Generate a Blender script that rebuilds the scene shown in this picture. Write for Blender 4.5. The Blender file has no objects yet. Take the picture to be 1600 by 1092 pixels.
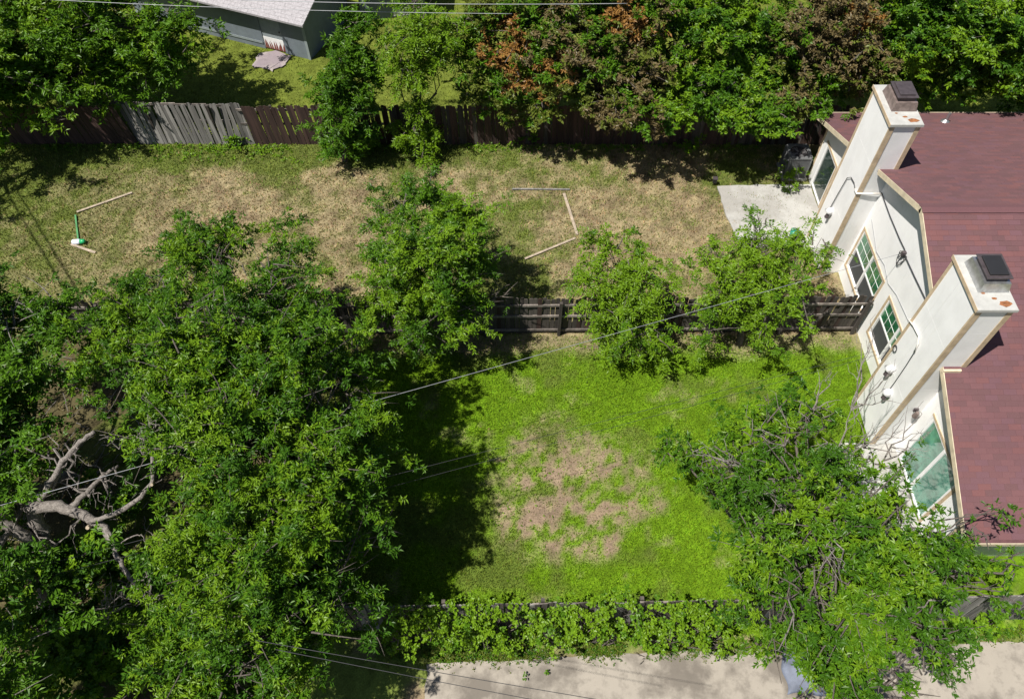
import bpy, math
import numpy as np
from mathutils import Vector, Matrix

# ------------------------------------------------------------------ camera, sky, sun, exposure
scene = bpy.context.scene
CAM_H = 20.5
PITCH = math.radians(55.0)
FPX = 1200.0                                   # focal length in pixels of a 1600 px wide frame
cam_data = bpy.data.cameras.new('camera')
cam_data.sensor_width = 36.0
cam_data.lens = FPX * 36.0 / 1600.0
cam_data.clip_end = 2000.0
cam = bpy.data.objects.new('camera', cam_data)
scene.collection.objects.link(cam)
cam.location = (0, 0, CAM_H)
cam.rotation_euler = (math.pi / 2 - PITCH, 0, 0)
scene.camera = cam

SUN = Vector((-0.410, -0.235, 0.881)).normalized()
world = bpy.data.worlds.new('World')
scene.world = world
world.use_nodes = True
wn = world.node_tree
sky = wn.nodes.new('ShaderNodeTexSky')
sky.sky_type = 'NISHITA'
sky.sun_disc = False
sky.sun_elevation = math.asin(SUN.z)
sky.sun_rotation = math.atan2(SUN.x, SUN.y)
bg = wn.nodes['Background']
wn.links.new(sky.outputs[0], bg.inputs[0])
bg.inputs[1].default_value = 0.05
sl = bpy.data.lights.new('sun', 'SUN')
sl.energy = 5.0
sl.angle = math.radians(0.55)
sl.color = (1.0, 0.95, 0.87)
sun = bpy.data.objects.new('sun', sl)
scene.collection.objects.link(sun)
sun.rotation_euler = SUN.to_track_quat('Z', 'Y').to_euler()
sun.location = (-30, -17, 65)
vs = scene.view_settings
vs.view_transform = 'Standard'
vs.look = 'None'
vs.exposure = 0.45
vs.gamma = 1.0
vs.use_curve_mapping = False
scene.cycles.max_bounces = 6
scene.cycles.transparent_max_bounces = 4

# ------------------------------------------------------------------ helpers
COL = scene.collection
rng = np.random.default_rng(7)
_F = np.array([0, math.cos(PITCH), -math.sin(PITCH)])
_U = np.array([0, math.sin(PITCH), math.cos(PITCH)])


def at(u, v, z=0.0):
    """place in the yard, at height z, that was surveyed from photo pixel (u, v)"""
    d = _F + np.array([1.0, 0, 0]) * (u - 800) / FPX + _U * (546 - v) / FPX
    return np.array([0, 0, CAM_H]) + d * (z - CAM_H) / d[2]


def tag(o, label=None, cat=None, group=None, kind=None):
    if label: o['label'] = label
    if cat: o['category'] = cat
    if group: o['group'] = group
    if kind: o['kind'] = kind
    return o


def link(o, parent=None):
    COL.objects.link(o)
    if parent is not None:
        o.parent = parent
    return o


def empty(name, loc=(0, 0, 0), rz=0.0):
    o = bpy.data.objects.new(name, None)
    o.location = loc
    o.rotation_euler = (0, 0, rz)
    o.empty_display_size = 0.2
    return link(o)


class MB:
    """collects polygons into one mesh"""
    def __init__(self):
        self.v = []
        self.f = []

    def poly(self, pts):
        n = len(self.v)
        self.v += [tuple(map(float, p)) for p in pts]
        self.f.append(tuple(range(n, n + len(pts))))
        return self

    def box(self, x0, x1, y0, y1, z0, z1):
        n = len(self.v)
        self.v += [(x0, y0, z0), (x1, y0, z0), (x1, y1, z0), (x0, y1, z0), (x0, y0, z1), (x1, y0, z1), (x1, y1, z1), (x0, y1, z1)]
        for q in ((0, 3, 2, 1), (4, 5, 6, 7), (0, 1, 5, 4), (1, 2, 6, 5), (2, 3, 7, 6), (3, 0, 4, 7)):
            self.f.append(tuple(n + i for i in q))
        return self

    def prism(self, pts, ext):
        """polygon pts extruded by vector ext"""
        n = len(self.v)
        k = len(pts)
        e = np.array(ext, float)
        self.v += [tuple(map(float, p)) for p in pts] + [tuple(np.array(p, float) + e) for p in pts]
        self.f.append(tuple(range(n + k - 1, n - 1, -1)))
        self.f.append(tuple(range(n + k, n + 2 * k)))
        for i in range(k):
            j = (i + 1) % k
            self.f.append((n + i, n + j, n + k + j, n + k + i))
        return self

    def tube(self, pts, rad, n=6):
        pts = np.array(pts, float)
        m = len(pts)
        rad = np.broadcast_to(np.array(rad, float), (m,))
        t = np.gradient(pts, axis=0)
        t /= np.linalg.norm(t, axis=1)[:, None] + 1e-9
        ref = np.where(np.abs(t[:, 2:3]) > 0.9, np.array([[1.0, 0, 0]]), np.array([[0, 0, 1.0]]))
        a = np.cross(t, ref)
        a /= np.linalg.norm(a, axis=1)[:, None] + 1e-9
        b = np.cross(t, a)
        base = len(self.v)
        for i in range(m):
            for k in range(n):
                w = 2 * math.pi * k / n
                self.v.append(tuple(pts[i] + rad[i] * (math.cos(w) * a[i] + math.sin(w) * b[i])))
        for i in range(m - 1):
            for k in range(n):
                k2 = (k + 1) % n
                self.f.append((base + i * n + k, base + (i + 1) * n + k, base + (i + 1) * n + k2, base + i * n + k2))
        self.f.append(tuple(base + k for k in range(n)))
        self.f.append(tuple(base + (m - 1) * n + k for k in range(n - 1, -1, -1)))
        return self

    def cone(self, c, r0, r1, h, n=12, axis=(0, 0, 1)):
        ax = np.array(axis, float)
        ax /= np.linalg.norm(ax)
        return self.tube([np.array(c), np.array(c) + ax * h], [r0, r1], n)

    def mesh(self, name, m, smooth=False):
        me = bpy.data.meshes.new(name)
        me.from_pydata(self.v, [], self.f)
        if m is not None: me.materials.append(m)
        if smooth: me.polygons.foreach_set('use_smooth', [True] * len(me.polygons))
        me.update()
        return me

    def build(self, name, m, parent=None, smooth=False, bevel=0.0):
        o = bpy.data.objects.new(name, self.mesh(name, m, smooth))
        link(o, parent)
        if bevel:
            b = o.modifiers.new('bevel', 'BEVEL')
            b.width = bevel
            b.segments = 2
            b.limit_method = 'ANGLE'
        return o


# value noise, vectorised
_perm = np.random.default_rng(3).random(65536)


def _h(i, j, k):
    return _perm[(i * 7349 + j * 19937 + k * 31337 + (i * j) * 13) % 65536]


def vnoise(p, s=1.0):
    q = np.asarray(p, float) * s + 1000.0
    i = np.floor(q).astype(np.int64)
    f = q - i
    f = f * f * (3 - 2 * f)
    r = 0
    for a in (0, 1):
        for b in (0, 1):
            for c in (0, 1):
                w = (f[..., 0] if a else 1 - f[..., 0]) * (f[..., 1] if b else 1 - f[..., 1]) * (f[..., 2] if c else 1 - f[..., 2])
                r = r + w * _h(i[..., 0] + a, i[..., 1] + b, i[..., 2] + c)
    return r


def fbm2(x, y, s, o=4, z=0.0):
    p = np.stack([x, y, np.full_like(x, z)], -1)
    r = 0; a = 1.0; t = 0
    for k in range(o):
        r = r + a * vnoise(p, s * 2 ** k); t += a; a *= 0.55
    return r / t


def sstep(a, b, x):
    t = np.clip((x - a) / (b - a), 0, 1)
    return t * t * (3 - 2 * t)


def np_mesh(name, verts, faces, mat, col=None, smooth=False):
    """verts (n,3), faces (m,k) of one size k"""
    me = bpy.data.meshes.new(name)
    n, m, k = len(verts), len(faces), faces.shape[1]
    me.vertices.add(n)
    me.vertices.foreach_set('co', np.ascontiguousarray(verts, dtype=np.float32).ravel())
    me.loops.add(m * k)
    me.loops.foreach_set('vertex_index', np.ascontiguousarray(faces, dtype=np.int32).ravel())
    me.polygons.add(m)
    me.polygons.foreach_set('loop_start', np.arange(0, m * k, k, dtype=np.int32))
    me.polygons.foreach_set('loop_total', np.full(m, k, dtype=np.int32))
    me.polygons.foreach_set('use_smooth', np.full(m, smooth, dtype=bool))
    if col is not None:
        at_ = me.color_attributes.new('tint', 'FLOAT_COLOR', 'POINT')
        c4 = np.ones((n, 4), np.float32)
        c4[:, :3] = col
        at_.data.foreach_set('color', c4.ravel())
    me.materials.append(mat)
    me.update(calc_edges=True)
    return me


# ------------------------------------------------------------------ materials
class NT:
    def __init__(self, name):
        self.m = bpy.data.materials.new(name)
        self.m.use_nodes = True
        self.t = self.m.node_tree
        self.b = self.t.nodes['Principled BSDF']
        self.out = self.t.nodes['Material Output']

    def n(self, kind, **kw):
        nd = self.t.nodes.new(kind)
        for k, v in kw.items():
            if k.startswith('i_'):
                key = k[2:]
                nd.inputs[int(key) if key.isdigit() else key].default_value = v
            else:
                setattr(nd, k, v)
        return nd

    def l(self, a, b): self.t.links.new(a, b)

    def coords(self, scale=(1, 1, 1), kind='Object'):
        tc = self.n('ShaderNodeTexCoord')
        mp = self.n('ShaderNodeMapping')
        mp.inputs['Scale'].default_value = scale
        self.l(tc.outputs[kind], mp.inputs[0])
        return mp.outputs[0]

    def noise(self, vec, scale, detail=4, rough=0.6):
        nd = self.n('ShaderNodeTexNoise')
        nd.inputs['Scale'].default_value = scale
        nd.inputs['Detail'].default_value = detail
        nd.inputs['Roughness'].default_value = rough
        self.l(vec, nd.inputs['Vector'])
        return nd.outputs['Fac']

    def ramp(self, fac, stops):
        nd = self.n('ShaderNodeValToRGB')
        e = nd.color_ramp.elements
        while len(e) < len(stops): e.new(0.5)
        for el, (p, c) in zip(e, stops):
            el.position = p
            el.color = (c[0], c[1], c[2], 1) if not np.isscalar(c) else (c, c, c, 1)
        self.l(fac, nd.inputs[0])
        return nd.outputs['Color']

    def mix(self, fac, a, b, mode='MIX'):
        nd = self.n('ShaderNodeMix', data_type='RGBA', blend_type=mode)
        for sock, val in ((nd.inputs['Factor'], fac), (nd.inputs['A'], a), (nd.inputs['B'], b)):
            if hasattr(val, 'links'): self.l(val, sock)
            elif np.isscalar(val): sock.default_value = val
            else: sock.default_value = (val[0], val[1], val[2], 1)
        return nd.outputs['Result']

    def bump(self, h, strength=0.3, dist=0.01):
        nd = self.n('ShaderNodeBump')
        nd.inputs['Strength'].default_value = strength
        nd.inputs['Distance'].default_value = dist
        self.l(h, nd.inputs['Height'])
        self.l(nd.outputs[0], self.b.inputs['Normal'])

    def base(self, c):
        if hasattr(c, 'links'): self.l(c, self.b.inputs['Base Color'])
        else: self.b.inputs['Base Color'].default_value = (*c, 1)
        return self

    def set(self, **kw):
        for k, v in kw.items(): self.b.inputs[k.replace('_', ' ')].default_value = v
        return self


def plain(name, c, rough=0.6, metal=0.0, var=0.25, scale=6.0, bump=0.0):
    t = NT(name)
    v = t.coords()
    f = t.noise(v, scale, 5)
    lo = [x * (1 - var) for x in c]
    hi = [min(1, x * (1 + var)) for x in c]
    t.base(t.ramp(f, [(0.3, lo), (0.7, hi)]))
    t.set(Roughness=rough, Metallic=metal)
    if bump: t.bump(f, 0.4, bump)
    return t.m


def leaf_material(name, trans=0.22, rough=0.42):
    t = NT(name)
    a = t.n('ShaderNodeAttribute', attribute_name='tint')
    t.base(a.outputs['Color'])
    t.set(Roughness=rough)
    t.b.inputs['Specular IOR Level'].default_value = 0.25
    tr = t.n('ShaderNodeBsdfTranslucent')
    mx = t.n('ShaderNodeMixShader')
    mx.inputs[0].default_value = trans
    warm = t.mix(0.6, a.outputs['Color'], (1.25, 1.15, 0.35), 'MULTIPLY')
    t.l(warm, tr.inputs[0])
    t.l(t.b.outputs[0], mx.inputs[1])
    t.l(tr.outputs[0], mx.inputs[2])
    t.l(mx.outputs[0], t.out.inputs[0])
    return t.m


M = {}
M['leaf'] = leaf_material('leaf')
M['blade'] = leaf_material('grass_blade', 0.25, 0.6)


def bark_material(name, a, b):
    t = NT(name)
    v = t.coords((1, 1, 1))
    f = t.noise(v, 16, 8, 0.8)
    t.base(t.ramp(f, [(0.36, a), (0.62, b)]))
    t.set(Roughness=0.9)
    t.bump(f, 1.0, 0.05)
    return t.m


M['bark'] = bark_material('bark', (0.06, 0.05, 0.042), (0.20, 0.17, 0.145))
M['pale_bark'] = bark_material('pale_bark', (0.105, 0.090, 0.080), (0.36, 0.325, 0.295))
M['cut_wood'] = plain('cut_wood', (0.40, 0.33, 0.24), 0.8)


def wood_material(name, dark, light, scale=9.0):
    t = NT(name)
    v = t.coords((1.0, 1.0, 0.06))
    oi = t.n('ShaderNodeObjectInfo')
    ad = t.n('ShaderNodeVectorMath', operation='ADD')
    sc = t.n('ShaderNodeVectorMath', operation='SCALE')
    sc.inputs['Scale'].default_value = 31.0
    cb = t.n('ShaderNodeCombineXYZ')
    for i in range(3): t.l(oi.outputs['Random'], cb.inputs[i])
    t.l(cb.outputs[0], sc.inputs[0])
    t.l(v, ad.inputs[0]); t.l(sc.outputs[0], ad.inputs[1])
    f = t.noise(ad.outputs[0], scale * 3, 6, 0.65)
    g = t.noise(ad.outputs[0], scale * 0.5, 3, 0.5)
    c = t.ramp(f, [(0.25, dark), (0.72, light)])
    c2 = t.mix(t.ramp(g, [(0.35, 0.0), (0.7, 0.6)]), c, [x * 0.45 for x in dark])
    k = t.n('ShaderNodeMapRange')
    k.inputs['To Min'].default_value = 0.6
    k.inputs['To Max'].default_value = 1.3
    t.l(oi.outputs['Random'], k.inputs['Value'])
    hs = t.n('ShaderNodeHueSaturation')
    t.l(k.outputs[0], hs.inputs['Value']); t.l(c2, hs.inputs['Color'])
    t.base(hs.outputs[0])
    t.set(Roughness=0.85)
    t.bump(f, 0.5, 0.004)
    return t.m


M['brown_fence'] = wood_material('brown_stained_wood', (0.040, 0.021, 0.018), (0.098, 0.055, 0.045))
M['grey_fence'] = wood_material('weathered_grey_wood', (0.10, 0.095, 0.086), (0.34, 0.33, 0.31))
M['dark_fence'] = wood_material('dark_weathered_wood', (0.040, 0.033, 0.029), (0.135, 0.116, 0.10))
M['rail_wood'] = wood_material('rail_wood', (0.11, 0.092, 0.08), (0.30, 0.265, 0.235))
M['board_wood'] = plain('board_wood', (0.36, 0.295, 0.225), 0.8, var=0.3)


def white_paint(name, c=(0.86, 0.86, 0.855)):
    t = NT(name)
    v = t.coords()
    f = t.noise(v, 1.3, 5, 0.6)
    v2 = t.coords((4, 4, 0.4))
    g = t.noise(v2, 2.2, 4, 0.6)
    col = t.ramp(f, [(0.25, [x * 0.88 for x in c]), (0.6, c)])
    col = t.mix(t.ramp(g, [(0.55, 0.0), (0.85, 0.16)]), col, (0.55, 0.50, 0.42))
    t.base(col)
    t.set(Roughness=0.65)
    t.bump(t.noise(v, 60, 3), 0.15, 0.003)
    return t.m


M['white'] = white_paint('white_painted_panel')
M['tan'] = plain('tan_trim_paint', (0.50, 0.39, 0.26), 0.7, var=0.22, scale=5)
M['cream'] = plain('cream_fascia_paint', (0.58, 0.50, 0.36), 0.7, var=0.2, scale=4)
M['vinyl'] = plain('white_vinyl', (0.82, 0.82, 0.82), 0.4, var=0.04)
M['soffit'] = plain('soffit_paint', (0.45, 0.45, 0.45), 0.8, var=0.1)


def glass_material(name, c):
    t = NT(name)
    v = t.coords()
    f = t.noise(v, 1.7, 3)
    t.base(t.ramp(f, [(0.35, [x * 0.5 for x in c]), (0.65, [x * 1.3 for x in c])]))
    t.set(Roughness=0.04)
    t.b.inputs['Specular IOR Level'].default_value = 1.0
    t.b.inputs['IOR'].default_value = 1.9
    return t.m


M['glass_green'] = glass_material('lawn_reflection_glass', (0.03, 0.17, 0.075))  # green of the reflected lawn put into the pane's base colour
M['glass_pale'] = glass_material('pale_green_glass', (0.12, 0.34, 0.25))
M['glass_dark'] = glass_material('dark_glass', (0.03, 0.05, 0.042))
M['screen'] = plain('insect_screen', (0.055, 0.06, 0.062), 0.8, var=0.1)


def shingle_material():
    t = NT('maroon_shingle')
    a = t.n('ShaderNodeAttribute', attribute_name='tint')
    g = t.n('ShaderNodeNewGeometry')
    f = t.noise(g.outputs['Position'], 90, 3, 0.7)
    h = t.noise(g.outputs['Position'], 0.7, 4, 0.6)
    c = t.mix(t.ramp(f, [(0.3, 0.0), (0.75, 0.5)]), a.outputs['Color'], (0.22, 0.125, 0.128))
    c = t.mix(t.ramp(h, [(0.4, 0.0), (0.75, 0.30)]), c, (0.082, 0.038, 0.050))
    t.base(c)
    t.set(Roughness=0.95)
    t.bump(f, 0.5, 0.004)
    return t.m


M['shingle'] = shingle_material()
M['underlay'] = plain('roof_felt', (0.11, 0.05, 0.053), 0.9, var=0.2)
M['metal'] = plain('galvanised_metal', (0.50, 0.51, 0.52), 0.38, 0.85, var=0.2, scale=9)
M['dark_metal'] = plain('dark_painted_metal', (0.085, 0.07, 0.075), 0.45, 0.3, var=0.25, scale=9)
M['brown_metal'] = plain('brown_weathered_metal', (0.23, 0.18, 0.165), 0.5, 0.4, var=0.35, scale=7)
M['cap_metal'] = plain('white_cap_sheet', (0.43, 0.43, 0.41), 0.6, 0.0, var=0.12, scale=5)
M['rust'] = plain('rust_stain', (0.26, 0.105, 0.04), 0.9, var=0.5, scale=20)
M['black'] = plain('black_plastic', (0.02, 0.02, 0.022), 0.5, var=0.1)
M['cable_black'] = plain('black_cable_jacket', (0.035, 0.035, 0.04), 0.55, var=0.1)
M['cable_grey'] = plain('bare_aluminium_cable', (0.34, 0.35, 0.37), 0.5, 0.3, var=0.1)
M['conduit'] = plain('white_painted_conduit', (0.74, 0.70, 0.65), 0.5, var=0.15)
M['grey_panel'] = plain('grey_painted_siding', (0.165, 0.195, 0.225), 0.7, var=0.12, scale=3)
M['grey_door'] = plain('pale_grey_door', (0.26, 0.30, 0.32), 0.6, var=0.1)
M['grey_shingle'] = plain('light_grey_shingle', (0.34, 0.325, 0.34), 0.95, var=0.22, scale=14)
M['flame'] = plain('red_flame_paint', (0.20, 0.055, 0.04), 0.7, var=0.2)
M['green_plastic'] = plain('green_plastic', (0.02, 0.34, 0.12), 0.4, var=0.1)
M['green_paint'] = plain('green_paint', (0.07, 0.24, 0.09), 0.6, var=0.2)
M['teal'] = plain('teal_plastic', (0.02, 0.22, 0.16), 0.4, var=0.1)
M['white_plastic'] = plain('white_plastic', (0.72, 0.74, 0.86), 0.4, var=0.05)
M['ac_grey'] = plain('grey_coated_steel', (0.17, 0.175, 0.18), 0.5, 0.3, var=0.1)
M['tarp'] = plain('blue_grey_tarp', (0.13, 0.15, 0.20), 0.7, var=0.3, scale=4, bump=0.02)


def concrete_material(name, c, dark):
    t = NT(name)
    g = t.n('ShaderNodeNewGeometry')
    p = g.outputs['Position']
    a = t.noise(p, 0.55, 6, 0.62)
    b = t.noise(p, 3.5, 5, 0.65)
    e = t.noise(p, 55, 3, 0.7)
    col = t.ramp(a, [(0.42, dark), (0.52, c), (0.75, [min(1, x * 1.15) for x in c])])
    col = t.mix(t.ramp(b, [(0.48, 0.0), (0.66, 0.5)]), col, [x * 0.8 for x in dark])
    col = t.mix(t.ramp(e, [(0.45, 0.0), (0.8, 0.3)]), col, [x * 0.6 for x in c])
    t.base(col)
    t.set(Roughness=0.9)
    t.bump(e, 0.3, 0.004)
    return t.m


M['concrete'] = concrete_material('driveway_concrete', (0.325, 0.292, 0.247), (0.165, 0.145, 0.122))
M['patio'] = concrete_material('patio_concrete', (0.40, 0.395, 0.375), (0.32, 0.31, 0.29))
M['rug'] = concrete_material('worn_mat', (0.42, 0.37, 0.34), (0.24, 0.20, 0.22))


def ground_material():
    t = NT('yard_soil')
    a = t.n('ShaderNodeAttribute', attribute_name='tint')
    g = t.n('ShaderNodeNewGeometry')
    f = t.noise(g.outputs['Position'], 22, 6, 0.75)
    h = t.noise(g.outputs['Position'], 5, 4, 0.6)
    v = t.mix(1.0, t.ramp(f, [(0.25, 0.42), (0.75, 1.55)]), t.ramp(h, [(0.3, 0.8), (0.7, 1.2)]), 'MULTIPLY')
    t.base(t.mix(1.0, a.outputs['Color'], v, 'MULTIPLY'))
    t.set(Roughness=1.0)
    t.b.inputs['Specular IOR Level'].default_value = 0.1
    t.bump(f, 0.8, 0.03)
    return t.m


M['ground'] = ground_material()

# ------------------------------------------------------------------ ground
BARE = [(1.65, 9.55, 2.1, 2.2), (0.7, 8.8, 1.4, 1.0), (2.3, 7.9, 1.0, 0.7)]


def ground_cover(x, y):
    """returns (green amount 0..1, soil colour, blade colour) for points of the yard"""
    n1 = fbm2(x, y, 0.35, 5)
    n2 = fbm2(x, y, 1.6, 4, 5.0)
    n3 = fbm2(x, y, 0.9, 4, 9.0)
    n4 = fbm2(x, y, 4.5, 3, 2.0)
    # lower lawn
    d = np.full_like(x, 9.0)
    for (cx, cy, rx, ry) in BARE:
        d = np.minimum(d, np.hypot((x - cx) / rx, (y - cy) / ry))
    n5 = fbm2(x, y, 2.6, 4, 21.0)
    bare = sstep(1.25, 0.45, d + (n3 - 0.5) * 1.1 + (n5 - 0.5) * 0.9)
    g_low = 1 - bare * (0.93 - 0.90 * sstep(0.46, 0.60, n2 * 0.3 + n5 * 0.4 + n4 * 0.3))
    spots = sstep(0.64, 0.70, n2) * sstep(0.46, 0.56, n1) * 0.35
    g_low = np.clip(g_low - spots, 0, 1)
    edge = sstep(14.0, 14.5, y + (n3 - .5) * 1.2)                      # worn strip by the fence
    g_low = g_low * (1 - 0.65 * edge)
    # upper yard: dry thatch with green islands
    g_up = 0.12 + 0.62 * sstep(0.47, 0.62, n1 * 0.5 + n3 * 0.3 + n5 * 0.2) + 0.34 * sstep(0.5, 0.62, fbm2(x, y, 1.9, 4, 55.0)) + 0.9 * sstep(22.5, 23.6, y + (n3 - .5) * 1.6) * sstep(4.0, -4.0, x + (n3 - .5) * 4)
    g_up = g_up + 0.45 * sstep(-11, -17, x + (n3 - .5) * 5)
    g_up = np.clip(g_up, 0, 0.95)
    g_n = 0.85 + 0.0 * x                                               # neighbour's lawn
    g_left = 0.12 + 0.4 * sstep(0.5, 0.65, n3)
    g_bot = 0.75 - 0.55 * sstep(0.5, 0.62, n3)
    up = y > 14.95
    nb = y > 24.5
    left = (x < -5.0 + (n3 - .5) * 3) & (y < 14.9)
    bot = y < 5.3
    green = np.where(nb, g_n, np.where(up, g_up, np.where(left, g_left, np.where(bot, g_bot, g_low))))
    soil_low = np.array([0.275, 0.198, 0.145])
    red = sstep(0.46, 0.62, n5)[..., None]
    soil_up = np.array([0.30, 0.24, 0.145]) * (1 - red) + np.array([0.21, 0.155, 0.10]) * red
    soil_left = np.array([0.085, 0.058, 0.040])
    soil_n = np.array([0.16, 0.165, 0.05])
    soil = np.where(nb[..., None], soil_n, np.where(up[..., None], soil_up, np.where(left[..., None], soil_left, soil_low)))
    dull = sstep(0.52, 0.66, fbm2(x, y, 0.8, 4, 33.0))[..., None]
    bl_low = np.array([0.146, 0.268, 0.011]) * (1 - dull) + np.array([0.138, 0.200, 0.030]) * dull
    bl_up = np.array([0.132, 0.176, 0.032])
    bl_n = np.array([0.150, 0.195, 0.026])
    blade = np.where(nb[..., None], bl_n, np.where(up[..., None], bl_up, bl_low))
    return np.clip(green, 0, 1), soil, blade, n4, n1


def ground_height(x, y):
    return 0.05 * (fbm2(x, y, 0.5, 3, 4.0) - 0.5) + 0.03 * (fbm2(x, y, 3.0, 3, 8.0) - 0.5)


def build_ground():
    st = 0.15
    xs = np.concatenate([[-400, -200, -100, -60, -40], np.arange(-28, 28.01, st), [40, 60, 100, 200, 400]])
    ys = np.concatenate([[-200, -80, -30, -10, -3], np.arange(1.5, 37.01, st), [42, 50, 70, 120, 250, 500]])
    X, Y = np.meshgrid(xs, ys)
    g, soil, blade, n4, n1 = ground_cover(X, Y)
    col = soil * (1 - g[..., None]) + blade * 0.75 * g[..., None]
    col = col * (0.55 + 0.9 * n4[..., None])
    Z = ground_height(X, Y)
    V = np.stack([X, Y, Z], -1).reshape(-1, 3)
    ny, nx = X.shape
    i = np.arange(ny * nx).reshape(ny, nx)
    Fq = np.stack([i[:-1, :-1], i[:-1, 1:], i[1:, 1:], i[1:, :-1]], -1).reshape(-1, 4)
    me = np_mesh('ground', V, Fq, M['ground'], col.reshape(-1, 3), smooth=True)
    o = bpy.data.objects.new('ground', me)
    link(o)
    tag(o, kind='structure')


build_ground()


def in_house(x, y):
    return (x > 11.2) & (y > 7.2) & (y < 22.9)


def grass(name, label, n, x0, x1, y0, y1, h, w, seed, lean=0.6, cond=None, soft=0.15, dry=0.0):
    r = np.random.default_rng(seed)
    x = r.uniform(x0, x1, n); y = r.uniform(y0, y1, n)
    g, soil, blade, n4, n1 = ground_cover(x, y)
    is_g = r.random(n) < g
    keep = (is_g | (r.random(n) < dry)) & ~in_house(x, y)
    if cond is not None: keep &= cond(x, y)
    x, y, g, soil, blade, n4, is_g, n1 = x[keep], y[keep], g[keep], soil[keep], blade[keep], n4[keep], is_g[keep], n1[keep]
    m = len(x)
    z = ground_height(x, y)
    hh = h * (0.35 + 0.9 * n4) * r.uniform(0.6, 1.35, m)
    a = r.uniform(0, 2 * math.pi, m)
    ln = r.uniform(0.1, lean, m)
    top = np.stack([x + np.cos(a) * hh * ln, y + np.sin(a) * hh * ln, z + hh * np.sqrt(np.maximum(0.1, 1 - ln * ln))], -1)
    b = a + math.pi / 2 + r.uniform(-.6, .6, m)
    ww = w * r.uniform(0.6, 1.4, m)
    p0 = np.stack([x - np.cos(b) * ww, y - np.sin(b) * ww, z - 0.005], -1)
    p1 = np.stack([x + np.cos(b) * ww, y + np.sin(b) * ww, z - 0.005], -1)
    V = np.stack([p0, p1, top], 1).reshape(-1, 3)
    Fc = np.arange(3 * m).reshape(-1, 3)
    col = np.where(is_g[:, None], blade, soil * np.array([1.12, 1.1, 1.0]))
    yel = r.random(m)[:, None]
    col = col * (0.5 + 1.0 * r.random(m)[:, None]) * (0.6 + 0.8 * n4[:, None]) * (1 + np.array([0.45, 0.08, 0.0]) * (yel - 0.4)) * (0.8 + 0.4 * n1[:, None])
    col = np.repeat(col, 3, 0)
    o = bpy.data.objects.new(name, np_mesh(name, V, Fc, M['blade'], col))
    link(o)
    tag(o, label, 'grass', kind='stuff')


grass('lawn_grass', 'bright green lawn around the bare patch in the near yard', 210000, -7.5, 11.4, 5.2, 14.9, 0.085, 0.014, 11, 0.8, dry=0.10)
grass('dry_grass', 'straw coloured dry grass with green tufts in the far yard', 200000, -23, 11.4, 14.95, 24.4, 0.10, 0.017, 12, 0.95, dry=0.5)
grass('neighbour_grass', 'yellow green lawn beyond the far fence by the shed', 60000, -22, 22, 24.5, 36, 0.09, 0.02, 13, 0.7)

# concrete driveway and patios
def slab(name, outline, z, mat, jag=0.0, seed=1, thick=0.12):
    r = np.random.default_rng(seed)
    pts = []
    k = len(outline)
    for i in range(k):
        a = np.array(outline[i], float); b = np.array(outline[(i + 1) % k], float)
        m = max(1, int(np.linalg.norm(b - a) / 0.25)) if jag else 1
        for j in range(m):
            p = a + (b - a) * j / m
            pts.append((p[0] + r.normal() * jag, p[1] + r.normal() * jag, z))
    o = MB().prism(pts[::-1], (0, 0, -thick)).build(name, mat)
    tag(o, kind='structure')
    return o


slab('driveway', [(-2.15, 4.62), (-2.1, 0.5), (20, 0.5), (20, 5.18), (12, 5.16), (7, 5.0), (2, 4.86), (0, 4.72)], 0.055, M['concrete'], 0.02, 4)
slab('patio', [(7.85, 21.95), (7.9, 20.6), (8.25, 18.8), (11.4, 18.8), (11.4, 22.05)], 0.06, M['patio'], 0.025, 5)
slab('patio', [(9.3, 7.7), (11.4, 7.7), (11.4, 10.9), (9.4, 10.9)], 0.06, M['patio'], 0.02, 6)

# ------------------------------------------------------------------ house
RIDGE_Y, RIDGE_Z = 14.92, 5.82
EAVE_DY, EAVE_Z = 8.1, 2.62
XW, XR, XEND = 11.43, 10.98, 24.0
SL = (RIDGE_Z - EAVE_Z) / EAVE_DY


def roof_z(y): return RIDGE_Z - abs(y - RIDGE_Y) * SL


house = empty('house', (XW, RIDGE_Y, 0))
tag(house, 'white gabled house with maroon shingle roof and two tall box chimneys', 'house')


def hpart(mb, name, mat, parent=None, bevel=0.0, smooth=False):
    """builds in world coordinates, then parents to the house (or a part of it)"""
    o = mb.build(name, mat, None, smooth, bevel)
    p = parent if parent is not None else house
    o.parent = p
    off = Vector((XW, RIDGE_Y, 0))
    if p is house: o.location = -off
    return o


DOORS = [(8.45, 10.42, 0.10, 2.42), (20.78, 22.02, 0.10, 2.02)]
WINS = [(12.42, 14.58, 0.66, 2.34), (15.26, 17.42, 0.66, 2.34)]
CH = [(10.88, 12.46, 6.60), (17.64, 19.34, 6.40)]
UND = 0.16                                     # wall top stays under the roof deck


def wall_panel(y0, y1, z0, z1=None):
    g = 0.002
    y0 += g; y1 -= g
    if z1 is None:
        top = [(XW, y1, roof_z(y1) - UND)]
        if y0 < RIDGE_Y < y1: top.append((XW, RIDGE_Y, RIDGE_Z - UND))
        top.append((XW, y0, roof_z(y0) - UND))
    else:
        top = [(XW, y1, z1), (XW, y0, z1)]
    hpart(MB().prism([(XW, y0, z0), (XW, y1, z0)] + top, (0.14, 0, 0)), 'wall_panel', M['white'])


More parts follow.
